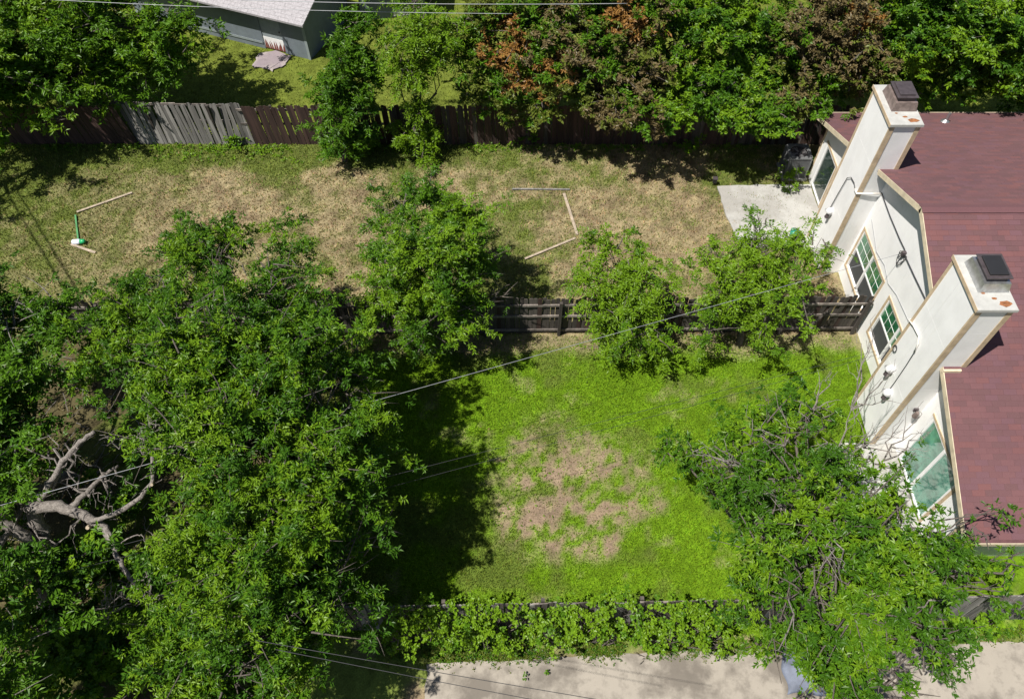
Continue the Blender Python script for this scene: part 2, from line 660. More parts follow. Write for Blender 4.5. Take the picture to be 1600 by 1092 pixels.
wall_panel(7.45, 8.45, 0)
wall_panel(8.45, 10.42, 2.42)
wall_panel(10.42, 12.42, 0)
for (a, b, c, d) in WINS:
    wall_panel(a, b, 0, c)
    m_ = a + 1.08
    wall_panel(a, m_, d); wall_panel(m_, b, d)
wall_panel(14.58, 15.26, 0)
wall_panel(17.42, 19.1, 0)
wall_panel(19.1, 20.78, 0)
wall_panel(20.78, 22.02, 2.02)
wall_panel(22.02, 22.5, 0)
# side walls and floor of the house, out of view mostly
hpart(MB().box(XW + 0.002, XEND - 0.3, 7.45, 7.59, 0, 2.55), 'side_wall', M['white'])
hpart(MB().box(XW + 0.002, XEND - 0.3, 22.36, 22.5, 0, 2.55), 'side_wall', M['white'])
hpart(MB().box(XW + 0.5, XW + 0.55, 7.6, 22.3, 0, 2.5), 'inner_wall', M['screen'])
for y in (7.45, 22.5):
    s = -1 if y < 10 else 1
    hpart(MB().box(XW - 0.022, XW + 0.1, min(y, y - s * 0.1), max(y, y - s * 0.1), 0, 2.45), 'corner_trim', M['tan'])


def frame_bars(y0, y1, z0, z1, w, xf, xb, name, mat, parent=None):
    hpart(MB().box(xf, xb, y0, y1, z1 - w, z1), name, mat, parent)
    hpart(MB().box(xf, xb, y0, y1, z0, z0 + w), name, mat, parent)
    hpart(MB().box(xf, xb, y0, y0 + w, z0 + w, z1 - w), name, mat, parent)
    hpart(MB().box(xf, xb, y1 - w, y1, z0 + w, z1 - w), name, mat, parent)


for (y0, y1, z0, z1) in WINS:
    w = hpart(MB().box(XW + 0.092, XW + 0.135, y0, y1, z0, z1), 'window', M['screen'])
    t = 0.085
    hpart(MB().box(XW - 0.024, XW + 0.02, y0 - t, y1 + t, z1, z1 + t), 'window_trim', M['tan'], w)
    hpart(MB().box(XW - 0.03, XW + 0.02, y0 - t, y1 + t, z0 - t, z0), 'window_sill', M['tan'], w)
    for ya, yb in ((y0 - t, y0), (y1, y1 + t)):
        hpart(MB().box(XW - 0.024, XW + 0.02, ya, yb, z0, z1), 'window_trim', M['tan'], w)
    frame_bars(y0, y1, z0, z1, 0.05, XW - 0.006, XW + 0.09, 'window_frame', M['vinyl'], w)
    ym = 0.5 * (y0 + y1)
    hpart(MB().box(XW - 0.008, XW + 0.09, ym - 0.042, ym + 0.042, z0 + 0.05, z1 - 0.05), 'mullion', M['vinyl'], w)
    zm = 0.5 * (z0 + z1)
    for (a, b) in ((y0 + 0.05, ym - 0.042), (ym + 0.042, y1 - 0.05)):
        hpart(MB().box(XW + 0.012, XW + 0.088, a, b, zm - 0.028, zm + 0.028), 'sash_rail', M['vinyl'], w)
        hpart(MB().box(XW + 0.03, XW + 0.042, a, b, zm + 0.028, z1 - 0.06), 'pane', M['glass_green'], w)
        hpart(MB().box(XW + 0.052, XW + 0.066, a, b, z0 + 0.06, zm - 0.028), 'pane', M['screen'], w)
        for k in (1, 2):
            yy = a + (b - a) * k / 3
            hpart(MB().box(XW + 0.022, XW + 0.032, yy - 0.005, yy + 0.005, zm + 0.028, z1 - 0.06), 'muntin', M['vinyl'], w)
        zz = 0.5 * (zm + z1) - 0.01
        hpart(MB().box(XW + 0.021, XW + 0.0315, a, b, zz - 0.005, zz + 0.005), 'muntin', M['vinyl'], w)
for i, (y0, y1, z0, z1) in enumerate(DOORS):
    w = hpart(MB().box(XW + 0.092, XW + 0.135, y0, y1, z0, z1), 'patio_door', M['screen'])
    t = 0.09
    hpart(MB().box(XW - 0.024, XW + 0.02, y0 - t, y1 + t, z1, z1 + t), 'door_trim', M['tan'], w)
    for ya, yb in ((y0 - t, y0), (y1, y1 + t)):
        hpart(MB().box(XW - 0.024, XW + 0.02, ya, yb, z0, z1), 'door_trim', M['tan'] if ya < y0 + .01 else M['vinyl'], w)
    frame_bars(y0, y1, z0, z1, 0.07, XW - 0.006, XW + 0.09, 'door_frame', M['vinyl'], w)
    ym = 0.5 * (y0 + y1)
    gm = M['glass_pale'] if i == 0 else M['glass_dark']
    if i == 0:
        hpart(MB().box(XW - 0.008, XW + 0.09, ym - 0.05, ym + 0.05, z0 + 0.07, z1 - 0.07), 'mullion', M['vinyl'], w)
        hpart(MB().box(XW + 0.03, XW + 0.042, y0 + 0.07, ym - 0.05, z0 + 0.07, z1 - 0.07), 'pane', gm, w)
        hpart(MB().box(XW + 0.03, XW + 0.042, ym + 0.05, y1 - 0.07, z0 + 0.07, z1 - 0.07), 'pane', gm, w)
    else:
        hpart(MB().box(XW + 0.03, XW + 0.042, y0 + 0.07, y1 - 0.07, z0 + 0.07, z1 - 0.07), 'pane', gm, w)

# roof: deck slopes, fascia, shingles
ang = math.atan(SL)
SLEN = EAVE_DY / math.cos(ang)


def roof_pt(x, s, side, h):
    """s: distance down the slope from the ridge, h: height normal to the deck, side -1 near / +1 far"""
    y = RIDGE_Y + side * (s * math.cos(ang) + h * math.sin(ang))
    z = RIDGE_Z - s * math.sin(ang) + h * math.cos(ang)
    return np.array([x, y, z])


roof = hpart(MB().prism([(XR + 0.02, RIDGE_Y - EAVE_DY, EAVE_Z - 0.03), (XR + 0.02, RIDGE_Y, RIDGE_Z - 0.03), (XR + 0.02, RIDGE_Y + EAVE_DY, EAVE_Z - 0.03),
                       (XR + 0.02, RIDGE_Y + EAVE_DY, EAVE_Z - 0.12), (XR + 0.02, RIDGE_Y, RIDGE_Z - 0.12), (XR + 0.02, RIDGE_Y - EAVE_DY, EAVE_Z - 0.12)], (XEND - XR, 0, 0)),
             'roof', M['underlay'])


def rake(side, s0, s1, mat=None, name='rake_fascia'):
    a = [roof_pt(XR, s, side, h) for s, h in ((s0, -0.005), (s1, -0.005), (s1, -0.17), (s0, -0.17))]
    if side > 0: a = a[::-1]
    hpart(MB().prism(a, (0.019, 0, 0)), name, mat or M['cream'], roof)


for i, side in enumerate((-1, 1)):
    c0, c1, _ = CH[i]
    sa, sb = sorted((abs(c0 - RIDGE_Y) / math.cos(ang), abs(c1 - RIDGE_Y) / math.cos(ang)))
    rake(side, 0.0, sa - 0.02)
    rake(side, sb + 0.02, SLEN)
for side in (-1, 1):
    y = RIDGE_Y + side * EAVE_DY
    hpart(MB().box(XR + 0.022, XEND, min(y, y + side * 0.02), max(y, y + side * 0.02), EAVE_Z - 0.17, EAVE_Z - 0.02), 'eave_fascia', M['cream'], roof)

# shingle tabs
EXPO, TABW = 0.148, 0.325
tabs_tint = [np.array(c) * 1.1 for c in ((0.106, 0.043, 0.047), (0.098, 0.042, 0.047), (0.128, 0.047, 0.046), (0.104, 0.046, 0.057), (0.090, 0.040, 0.043), (0.117, 0.048, 0.052))]


def tab_verts(w):
    # local: x along the course, y down the slope, z normal
    l = EXPO + 0.05
    g = 0.0016
    return np.array([(g, 0, 0.0), (w - g, 0, 0.0), (w - g, l, 0.0015), (g, l, 0.0015), (g, 0, 0.001), (w - g, 0, 0.001), (w - g, l, 0.011), (g, l, 0.011)])


TAB_F = np.array([(0, 3, 2, 1), (4, 5, 6, 7), (0, 1, 5, 4), (1, 2, 6, 5), (2, 3, 7, 6), (3, 0, 4, 7)])
tab_meshes = [np_mesh('shingle', tab_verts(TABW), TAB_F, M['shingle'], np.repeat(c[None], 8, 0)) for c in tabs_tint]
rr = np.random.default_rng(21)
tab_list = []
for side, xmax in ((-1, 15.6), (1, 21.0)):
    nC = int(SLEN / EXPO)
    for c in range(nC + 1):
        s = c * EXPO
        if s + EXPO + 0.05 > SLEN + 0.03: break
        x = XR + 0.004 - (c % 2) * TABW * 0.5 - rr.uniform(0, 0.02)
        while x < xmax:
            x0 = max(x, XR + 0.004)
            yy = RIDGE_Y + side * s * math.cos(ang)
            skip = any(a - 0.02 < yy + (side * 0.1 if side < 0 else 0) < b and x0 < 11.25 for a, b, _ in CH)
            if x + TABW - x0 > 0.05 and not skip:
                w = x + TABW - x0
                tab_list.append((side, s, x0, w, rr.integers(0, 6)))
            x += TABW
# frame of reference of a tab on each slope
def tab_matrix(side, s, x0):
    o = roof_pt(x0, s, side, -0.028)
    ex = np.array([1.0, 0, 0]); ey = np.array([0, side * math.cos(ang), -math.sin(ang)]); ez = np.array([0, side * math.sin(ang), math.cos(ang)])
    if side < 0:                                # keep right-handed by mirroring across the tab
        return o, ex, ey, ez
    return o, ex, ey, ez


def tab_depth(t):                               # distance from the viewer, for picking the largest ones
    p = roof_pt(t[2], t[1], t[0], 0)
    return np.linalg.norm(p - np.array([0, 0, CAM_H])) + (0 if 800 + FPX * p[0] / ((p - np.array([0, 0, CAM_H])) @ _F) < 1590 else 100)


full = [t for t in tab_list if t[0] < 0 and t[3] > TABW - 0.01]
full.sort(key=tab_depth)
single = set(id(t) for t in full[:300])
V, Fc, Cc = [], [], []
nv = 0
for t in tab_list:
    side, s, x0, w, ci = t
    o, ex, ey, ez = tab_matrix(side, s, x0)
    if id(t) in single:
        so = bpy.data.objects.new('shingle', tab_meshes[ci])
        mat = Matrix(((ex[0], ey[0], ez[0], o[0]), (ex[1], ey[1], ez[1], o[1]), (ex[2], ey[2], ez[2], o[2]), (0, 0, 0, 1)))
        # roof carries no offset of its own besides the house's
        so.parent = roof
        so.matrix_local = mat
        COL.objects.link(so)
        continue
    tv = tab_verts(w)
    V.append(o + tv[:, :1] * ex + tv[:, 1:2] * ey + tv[:, 2:] * ez)
    Fc.append(TAB_F + nv); nv += 8
    Cc.append(np.repeat(tabs_tint[ci][None] * rr.uniform(0.9, 1.1), 8, 0))
so = bpy.data.objects.new('shingles', np_mesh('shingles', np.concatenate(V), np.concatenate(Fc), M['shingle'], np.concatenate(Cc)))
so.parent = roof
COL.objects.link(so)
so['kind'] = 'stuff'
rcap = MB()
for k in range(34):
    x = XR + k * 0.3
    rcap.prism([(x, RIDGE_Y - 0.15, RIDGE_Z - 0.045 + 0.0), (x, RIDGE_Y, RIDGE_Z + 0.012), (x, RIDGE_Y + 0.15, RIDGE_Z - 0.045), (x, RIDGE_Y + 0.15, RIDGE_Z - 0.06), (x, RIDGE_Y, RIDGE_Z - 0.008), (x, RIDGE_Y - 0.15, RIDGE_Z - 0.06)], (0.297, 0, 0.004))
rc = hpart(rcap, 'ridge_cap', M['shingle'], roof)
ca = rc.data.color_attributes.new('tint', 'FLOAT_COLOR', 'POINT')
ca.data.foreach_set('color', np.tile(np.array([0.10, 0.039, 0.046, 1.0], np.float32), len(rc.data.vertices)))
# vent pipes on the far slope
for (x, s) in ((13.1, 7.4), (15.2, 7.6)):
    p = roof_pt(x, s, 1, 0)
    hpart(MB().tube([p - [0, 0, 0.1], p + [0, 0, 0.35]], 0.05, 10).cone(p + [0, 0, -0.02], 0.17, 0.06, 0.1), 'vent_pipe', M['metal'], roof)

# chimneys
CX0, CX1 = 10.72, 11.56
for i, (y0, y1, zt) in enumerate(CH):
    ch = hpart(MB().box(CX0 + 0.02, CX1 - 0.02, y0 + 0.02, y1 - 0.02, 0, zt - 0.01), 'chimney', M['white'])
    g = 0.003
    # left face panels
    zs = [0.02, 2.46, 4.9, zt - 0.06] if i == 0 else [0.02, 2.40, 4.85, zt - 0.06]
    for a, b in zip(zs[:-1], zs[1:]):
        ysx = [y0, 0.5 * (y0 + y1) + 0.2, y1] if i == 0 else [y0, y1]
        for c, d in zip(ysx[:-1], ysx[1:]):
            hpart(MB().box(CX0, CX0 + 0.018, c + g, d - g, a + g, b - g), 'wall_panel', M['white'], ch)
    zs = [0.02, 3.07, 5.62, zt - 0.06] if i == 0 else [0.02, 2.3, 4.75, 5.3, zt - 0.06]
    for a, b in zip(zs[:-1], zs[1:]):
        hpart(MB().box(CX0 + 0.02, CX1, y0, y0 + 0.018, a + g, b - g), 'wall_panel', M['white'], ch)
        hpart(MB().box(CX0 + 0.02, CX1, y1 - 0.018, y1, a + g, b - g), 'wall_panel', M['white'], ch)
        hpart(MB().box(CX1 - 0.018, CX1 + 0.001, y0 + 0.02, y1 - 0.02, a + g, b - g), 'wall_panel', M['white'], ch)
    tw = 0.10
    for (yc, sgn) in ((y0, 1), (y1, -1)):
        # corner boards wrap each outer corner
        ya, yb = (yc - 0.02, yc + tw * 0.25) if sgn > 0 else (yc - tw * 0.7, yc + 0.02)
        hpart(MB().box(CX0 - 0.02, CX0 - 0.001, ya, yb, 0, zt - 0.05), 'corner_trim', M['tan'], ch)
        yo = (yc - 0.02, yc - 0.001) if sgn > 0 else (yc + 0.001, yc + 0.02)
        hpart(MB().box(CX0, CX0 + 0.13, yo[0], yo[1], 0, zt - 0.05), 'corner_trim', M['tan'], ch)
        hpart(MB().box(CX1 - 0.11, CX1 + 0.02, yo[0], yo[1], 2.7, zt - 0.05), 'corner_trim', M['tan'], ch)
    # sheet metal cap with drip edge
    cap = hpart(MB().prism([(CX0 - 0.05, y0 - 0.05, zt - 0.06), (CX1 + 0.05, y0 - 0.05, zt - 0.06), (CX1 + 0.05, y1 + 0.05, zt - 0.06), (CX0 - 0.05, y1 + 0.05, zt - 0.06)], (0, 0, 0.075)), 'chimney_cap', M['cap_metal'], ch, bevel=0.006)
    hpart(MB().box(CX0 - 0.064, CX0 - 0.051, y0 - 0.06, y1 + 0.06, zt - 0.09, zt + 0.018), 'cap_edge', M['tan'], ch)
    hpart(MB().box(CX0 - 0.05, CX1 + 0.06, y0 - 0.064, y0 - 0.051, zt - 0.075, zt + 0.005), 'cap_edge', M['cap_metal'], ch)
    # flue shroud: skirt, band, raised lid
    ym = 0.5 * (y0 + y1) + 0.13
    xm = 0.5 * (CX0 + CX1) + 0.06
    z = zt + 0.016
    met, lid = (M['metal'], M['dark_metal']) if i == 0 else (M['brown_metal'], M['dark_metal'])
    a, b = 0.36, 0.47
    sk = MB()
    lo = [(xm - a, ym - b, z), (xm + a, ym - b, z), (xm + a, ym + b, z), (xm - a, ym + b, z)]
    a2, b2 = 0.31, 0.42
    hi = [(xm - a2, ym - b2, z + 0.26), (xm + a2, ym - b2, z + 0.26), (xm + a2, ym + b2, z + 0.26), (xm - a2, ym + b2, z + 0.26)]
    for k in range(4):
        j = (k + 1) % 4
        sk.poly([lo[k], lo[j], hi[j], hi[k]])
    sk.poly(hi)
    hpart(sk, 'flue_skirt', met, ch)
    hpart(MB().box(xm - 0.24, xm + 0.24, ym - 0.33, ym + 0.33, z + 0.26, z + 0.37), 'flue_collar', lid, ch)
    hpart(MB().box(xm - 0.30, xm + 0.30, ym - 0.38, ym + 0.38, z + 0.375, z + 0.405), 'flue_lid', lid, ch, bevel=0.008)
    hpart(MB().box(xm - 0.22, xm + 0.22, ym - 0.29, ym + 0.29, z + 0.405, z + 0.45), 'flue_lid', lid if i else M['black'], ch, bevel=0.01)
    # rust blotches on the cap
    r = np.random.default_rng(40 + i)
    for k in range(3):
        cx, cy = (CX1 - 0.2 - 0.2 * k, y0 + 0.12 + 0.16 * k)
        n = 11; rad = (0.11, 0.05, 0.035)[k]
        hpart(MB().prism([(cx + 1.7 * rad * r.uniform(.6, 1) * math.cos(q * 2 * math.pi / n), cy + rad * r.uniform(.6, 1) * math.sin(q * 2 * math.pi / n), zt + 0.0165) for q in range(n)], (0, 0, 0.002)), 'rust_patch', M['rust'], ch)

# yellow flashing board at the near chimney
hpart(MB().box(XR - 0.02, 11.42, 10.73, 10.79, roof_z(10.76) - 0.06, roof_z(10.76) + 0.045), 'flashing_board', M['cream'], roof)


# fittings on the gable: conduits, lights, lamp, wire coils
def fitting(name, mb, mat, smooth=False): return hpart(mb, name, mat, None, 0, smooth)


xf = CX0 - 0.045
fitting('conduit', MB().tube([(XW - 0.05, 12.75, 4.05), (xf + 0.3, 12.62, 4.05), (xf, 12.50, 4.02), (xf, 12.23, 4.14), (xf, 11.85, 4.20), (xf, 11.70, 4.05), (xf, 11.63, 3.75)], 0.024, 8), M['conduit'], True)
fitting('cable', MB().tube([(xf, 11.63, 3.75), (xf + .02, 11.60, 3.2), (xf + .02, 11.56, 2.4), (xf + .02, 11.55, 1.9)], 0.012, 5), M['cable_black'])
fitting('conduit', MB().tube([(XW - 0.04, 17.55, 3.82), (CX0 + 0.3, 17.57, 3.80), (CX0 - 0.05, 17.60, 3.78), (xf, 17.8, 3.78)], 0.03, 8), M['conduit'], True)
fitting('cable', MB().tube([(xf, 17.72, 3.75), (xf, 18.0, 3.85), (xf, 18.3, 3.80), (xf, 18.5, 3.6), (xf, 18.6, 2.8), (xf, 18.72, 1.6)], 0.014, 5), M['cable_black'])
# eave cable on the gable, running under the rake from ridge side to ridge side
fitting('cable', MB().tube([(XW - .03, 17.55, 3.86), (XW - .03, 16.6, 3.83), (XW - .03, 15.6, 3.86), (XW - .03, 15.15, 3.90)], 0.016, 5), M['cable_black'])
fitting('cable', MB().tube([(XW - .03, 15.05, 3.80), (XW - .03, 14.2, 3.86), (XW - .03, 13.2, 3.95), (XW - .03, 12.5, 4.0)], 0.018, 5), M['cable_black'])
coil = MB()
for (cy, cz, ry, rz, ph) in ((15.10, 3.55, 0.16, 0.22, 0.2), (15.02, 3.62, 0.12, 0.26, 0.9), (15.16, 3.70, 0.13, 0.13, 0.5)):
    coil.tube([(XW - 0.05 - 0.02 * math.sin(2 * q), cy + ry * math.cos(q + ph), cz + rz * math.sin(q)) for q in np.linspace(0, 6.1, 22)], 0.012, 5)
fitting('cable_coil', coil, M['cable_black'])
fitting('cable_bracket', MB().box(XW - 0.12, XW - 0.002, 15.02, 15.12, 3.76, 3.90), M['dark_metal'])
fitting('cable', MB().tube([(XW - .02, 17.35, 2.9), (XW - .02, 16.3, 2.55), (XW - .02, 15.6, 2.7), (XW - .02, 15.0, 2.55), (XW - .02, 14.4, 2.75), (XW - .02, 13.4, 2.85), (XW - .02, 12.9, 2.8)], 0.008, 5), M['cable_grey'])
fitting('cable_ring', MB().tube([(CX0 - 0.05, 12.30 + 0.09 * math.cos(q), 2.98 + 0.11 * math.sin(q)) for q in np.linspace(0, 6.2, 16)], 0.014, 5), M['cable_black'])


def floodlight(y, z):
    mb = MB().cone((CX0 - 0.10, y, z), 0.15, 0.05, 0.16, 14, (0.35, 0, 1))
    fl = hpart(MB().box(CX0 - 0.09, CX0 - 0.001, y - 0.06, y + 0.06, z - 0.12, z + 0.06), 'floodlight', M['vinyl'])
    hpart(mb, 'lamp_shade', M['vinyl'], fl, smooth=True)
    hpart(MB().cone((CX0 - 0.13, y - 0.05, z - 0.20), 0.075, 0.055, 0.16, 10, (0.2, 0.1, 1)), 'lamp_head', M['dark_metal'], fl)


floodlight(11.95, 2.45)
floodlight(11.48, 1.95)
floodlight(18.55, 2.05)
wl = hpart(MB().box(11.15, 11.27, 10.82, 10.88, 2.02, 2.14), 'wall_lamp', M['dark_metal'])
hpart(MB().cone((11.21, 10.74, 1.92), 0.085, 0.05, 0.2, 10), 'lamp_shade', M['brown_metal'], wl)

# ------------------------------------------------------------------ fences
def picket_mesh(name, w, h, mat, ear=0.03):
    t = 0.018
    pts = [(-w / 2, 0, 0), (w / 2, 0, 0), (w / 2, 0, h - ear), (w / 2 - ear, 0, h), (-w / 2 + ear, 0, h), (-w / 2, 0, h - ear)]
    return MB().prism(pts, (0, t, 0)).mesh(name, mat)


def picket_set(mat, w, heights): return [picket_mesh('picket', w, h, mat) for h in heights]


HS = (1.80, 1.84, 1.77, 1.82, 1.87)
PK = {k: picket_set(M[k], 0.136, HS) for k in ('brown_fence', 'grey_fence', 'dark_fence')}


def fence(name, label, p0, p1, pitch, style, rails_front, seed, rail_z=(0.25, 0.95, 1.6), group=None, skip=None):
    """p0->p1 along x; style(x, i, r) gives (material key, lean sideways, lean back, drop)"""
    r = np.random.default_rng(seed)
    p0 = np.array(p0, float); p1 = np.array(p1, float)
    L = np.linalg.norm(p1 - p0)
    d = (p1 - p0) / L
    rz = math.atan2(d[1], d[0])
    root = empty(name, (p0[0], p0[1], 0), rz)
    tag(root, label, 'fence', group)
    n = int(L / pitch)
    for i in range(n):
        x = (i + 0.5) * pitch
        key, ls, lb, drop = style(p0[0] + d[0] * x, i, r)
        if key is None: continue
        o = bpy.data.objects.new('picket', PK[key][r.integers(0, len(HS))])
        k_ = 2.2 if key == 'grey_fence' and lb > 0.1 else 1.0
        o.location = (x + r.normal() * 0.006, r.normal() * 0.004 * k_, -drop + r.normal() * 0.012 * k_)
        o.rotation_euler = (-lb + r.normal() * 0.01 * k_, ls + r.normal() * 0.012 * k_, r.normal() * 0.02 * k_)
        link(o, root)
    off = -0.045 if rails_front else 0.02
    for z in rail_z:
        k = 0.0
        while k < L - 0.1:
            e = min(L, k + 1.21)
            lb = style(p0[0] + d[0] * 0.5 * (k + e), 0, np.random.default_rng(1))[2]
            yo = off + z * math.tan(lb) + (0.03 + 0.05 * (lb > 0.1) if not rails_front else 0)
            MB().box(k + 0.004, e - 0.004, yo, yo + 0.042, z - 0.045, z + 0.045).build('rail', M['rail_wood'], root)
            k += 1.21
    k = 0.05
    while k < L:
        yo = -0.14 if rails_front else 0.15
        MB().box(k, k + 0.09, yo, yo + 0.09, 0, 1.72).build('post', M['dark_fence'], root)
        k += 2.42
    return root


def style_far(x, i, r):
    if x < -15.0: return 'brown_fence', -0.17, 0.04, 0.0
    if x < -10.3:
        t = (x + 15.0) / 4.7
        return ('grey_fence', -0.20 + 0.12 * t + 0.03 * math.sin(x * 2.1), 0.24 - 0.12 * t, 0.10 * math.sin(math.pi * t))
    if x < -7.6: return 'brown_fence', -0.09, 0.02, 0.0
    return ('dark_fence' if (r.random() < 0.2) else 'brown_fence'), -0.03, 0.02, 0.02 * math.sin(x)


fence('picket_fence', 'long brown and grey picket fence along the back of the far yard', (-21.5, 24.38), (13.2, 24.34), 0.146, style_far, False, 31)


def style_mid(x, i, r):
    return ('dark_fence' if r.random() < 0.85 else 'brown_fence'), 0.01, 0.0, 0.0


mid = fence('picket_fence', 'dark wooden fence with three rails dividing the two yards, ending at the house', (-15.5, 14.90), (11.38, 15.08), 0.143, style_mid, True, 32, (0.22, 0.95, 1.5))
# diagonal brace near the house
MB().tube([(24.7, -0.35, 0.02), (25.55, -0.07, 1.25)], 0.045, 4).build('brace', M['dark_fence'], mid)


def style_bot(x, i, r):
    return ('grey_fence' if (x > 10.5 or r.random() < 0.35) else 'dark_fence'), 0.0, 0.03, 0.0


fence('picket_fence', 'weathered fence overgrown with vines above the concrete driveway', (-6.6, 5.42), (13.6, 5.75), 0.146, style_bot, False, 33)

# ------------------------------------------------------------------ vegetation
GREEN = dict(
    deep=((0.032, 0.094, 0.006), (0.062, 0.155, 0.009)),
    mid=((0.054, 0.134, 0.006), (0.104, 0.222, 0.010)),
    light=((0.098, 0.196, 0.007), (0.178, 0.305, 0.014)),
    olive=((0.090, 0.122, 0.018), (0.150, 0.182, 0.026)),
    brown=((0.128, 0.104, 0.046), (0.180, 0.138, 0.060)),
    rust=((0.25, 0.130, 0.036), (0.33, 0.180, 0.050)),
    vine=((0.098, 0.200, 0.008), (0.178, 0.310, 0.014)),
)


def leaves(r, origin, dirs, L, nl, leaf, wid, droop, tint, ros=0.0):
    """origin/dirs (n,3) of twigs, returns verts, faces, colours"""
    n = len(origin)
    t = ros + (1 - ros) * (np.arange(nl) + 0.6) / nl
    side = np.where(np.arange(nl) % 2 == 0, 1.0, -1.0)
    up = np.array([0, 0, 1.0])
    lat = np.cross(dirs, up + 0.2 * r.normal(size=(n, 3)))
    lat /= np.linalg.norm(lat, axis=1)[:, None] + 1e-6
    p = origin[:, None, :] + dirs[:, None, :] * (t[None, :, None] * L[:, None, None])
    p[..., 2] -= droop * (t[None, :] ** 2) * L[:, None]
    ld = dirs[:, None, :] * 0.55 + lat[:, None, :] * side[None, :, None] * (0.85 - 0.6 * ros) + r.normal(size=(n, nl, 3)) * (0.32 + 0.5 * ros)
    ld[..., 2] -= 0.15
    ld /= np.linalg.norm(ld, axis=2)[..., None]
    nrm = up[None, None, :] + r.normal(size=(n, nl, 3)) * 0.6
    wv = np.cross(ld, nrm)
    wv /= np.linalg.norm(wv, axis=2)[..., None] + 1e-6
    nn = np.cross(wv, ld)
    ll = leaf * r.uniform(0.65, 1.3, (n, nl, 1))
    ww = wid * r.uniform(0.7, 1.25, (n, nl, 1)) * 0.5
    b = p
    tip = p + ld * ll - nn * ll * 0.12
    m1 = p + ld * ll * 0.45 + wv * ww + nn * ww * 0.35
    m2 = p + ld * ll * 0.45 - wv * ww + nn * ww * 0.35
    V = np.stack([b, m1, tip, m2], 2).reshape(-1, 3)
    k = n * nl
    base = np.arange(k)[:, None] * 4
    Fc = np.concatenate([base + np.array([[0, 1, 2]]), base + np.array([[0, 2, 3]])], 0)
    lo, hi = tint
    a = r.random((n, nl, 1)) * 0.6 + r.random((n, 1, 1)) * 0.4
    c = lo[:, None, :] * (1 - a) + hi[:, None, :] * a
    C = np.repeat(c.reshape(-1, 3), 4, 0)
    return V, Fc, C


def crown(r, lobes, dens, twig=0.55, nl=11, leaf=0.13, wid=0.055, droop=0.25, pal=('mid',), gap=0.36, gscale=0.9, upward=0.25, accents=(), ros=0.0, shoot=1.0, rag=0.3, bm=None):
    """lobes: list of (x,y,z,r[,rz]); leafy shoots grow outwards from inside every lobe, each carrying twigs of leaves"""
    Vs, Fs, Cs = [], [], []
    nv = 0
    for lb in lobes:
        x, y, z, rad = lb[:4]
        rz = lb[4] if len(lb) > 4 else rad * 0.8
        ns = max(5, int(dens * rad ** 1.7 / 11.0))
        d = r.normal(size=(ns, 3))
        d[:, 2] = d[:, 2] * 0.8 + 0.3
        d /= np.linalg.norm(d, axis=1)[:, None]
        st = np.array([x, y, z]) + r.normal(size=(ns, 3)) * rad * 0.30 * np.array([1, 1, 0.7])
        ln = rad * r.uniform(0.45, 1.0, ns) * (1 + rag * r.normal(size=ns)).clip(0.4, 1.7) * shoot * 1.06
        # twigs along each shoot
        kt = np.maximum(3, (ln / (0.07 if twig < 0.6 else 0.1)).astype(int))
        si = np.repeat(np.arange(ns), kt)
        n = len(si)
        t = r.uniform(0.12, 1.0, n) ** 0.8
        bend = r.normal(size=(ns, 3)) * 0.16
        o = st[si] + (d[si] * t[:, None] + bend[si] * (t * t)[:, None]) * ln[si][:, None] * np.array([1, 1, rz / rad])
        o[:, 2] -= droop * 0.35 * t * t * ln[si]
        o += r.normal(size=(n, 3)) * 0.055
        keep = (vnoise(o, gscale) * 0.5 + vnoise(o, gscale * 2.6) * 0.5 > gap + 0.03) & (o[:, 2] > 0.04)
        if bm is not None:
            for k in range(0, ns, 2):
                q = np.linspace(0, 0.95, 5)[:, None]
                p = st[k] + (d[k] * q + bend[k] * q * q) * ln[k] * np.array([1, 1, rz / rad])
                p[:, 2] -= droop * 0.35 * (q[:, 0] ** 2) * ln[k]
                bm.tube(p, np.linspace(0.022, 0.005, 5), 4)
        o, si, t = o[keep], si[keep], t[keep]
        n = len(o)
        if n == 0: continue
        lat = np.cross(d[si], r.normal(size=(n, 3)))
        lat /= np.linalg.norm(lat, axis=1)[:, None] + 1e-6
        td = d[si] * 0.55 + lat * (0.9 - 0.45 * t)[:, None] + r.normal(size=(n, 3)) * 0.15
        td[:, 2] = td[:, 2] * 0.75 + upward - droop * 0.25
        td /= np.linalg.norm(td, axis=1)[:, None]
        L = twig * 0.55 * r.uniform(0.5, 1.25, n)
        sh = r.normal(size=ns) * 0.12
        hue = vnoise(o, 0.9) * 0.6 + vnoise(o, 2.3) * 0.4 + r.normal(size=n) * 0.04 + sh[si]
        names = list(pal)
        idx = np.clip(((hue - 0.25) / 0.5 * len(names)).astype(int), 0, len(names) - 1)
        los = np.array([GREEN[k][0] for k in names])[idx]
        his = np.array([GREEN[k][1] for k in names])[idx]
        for (key, cx, cy, cz, cr) in accents:
            near = np.linalg.norm(o - np.array([cx, cy, cz]), axis=1) + 0.5 * (vnoise(o, 2.0) - .5) < cr * 1.5
            sel = near & (r.random(n) < 0.8)
            los[sel] = GREEN[key][0]; his[sel] = GREEN[key][1]
        V, Fc, C = leaves(r, o, td, L, nl, leaf, wid, droop, (los, his), ros)
        Vs.append(V); Fs.append(Fc + nv); Cs.append(C)
        nv += len(V)
    return np.concatenate(Vs), np.concatenate(Fs), np.concatenate(Cs)


def wobble(a, b, r, k=5, amp=0.08):
    a = np.array(a, float); b = np.array(b, float)
    t = np.linspace(0, 1, k)[:, None]
    p = a + (b - a) * t
    L = np.linalg.norm(b - a)
    p[1:-1] += r.normal(size=(k - 2, 3)) * amp * L
    return p


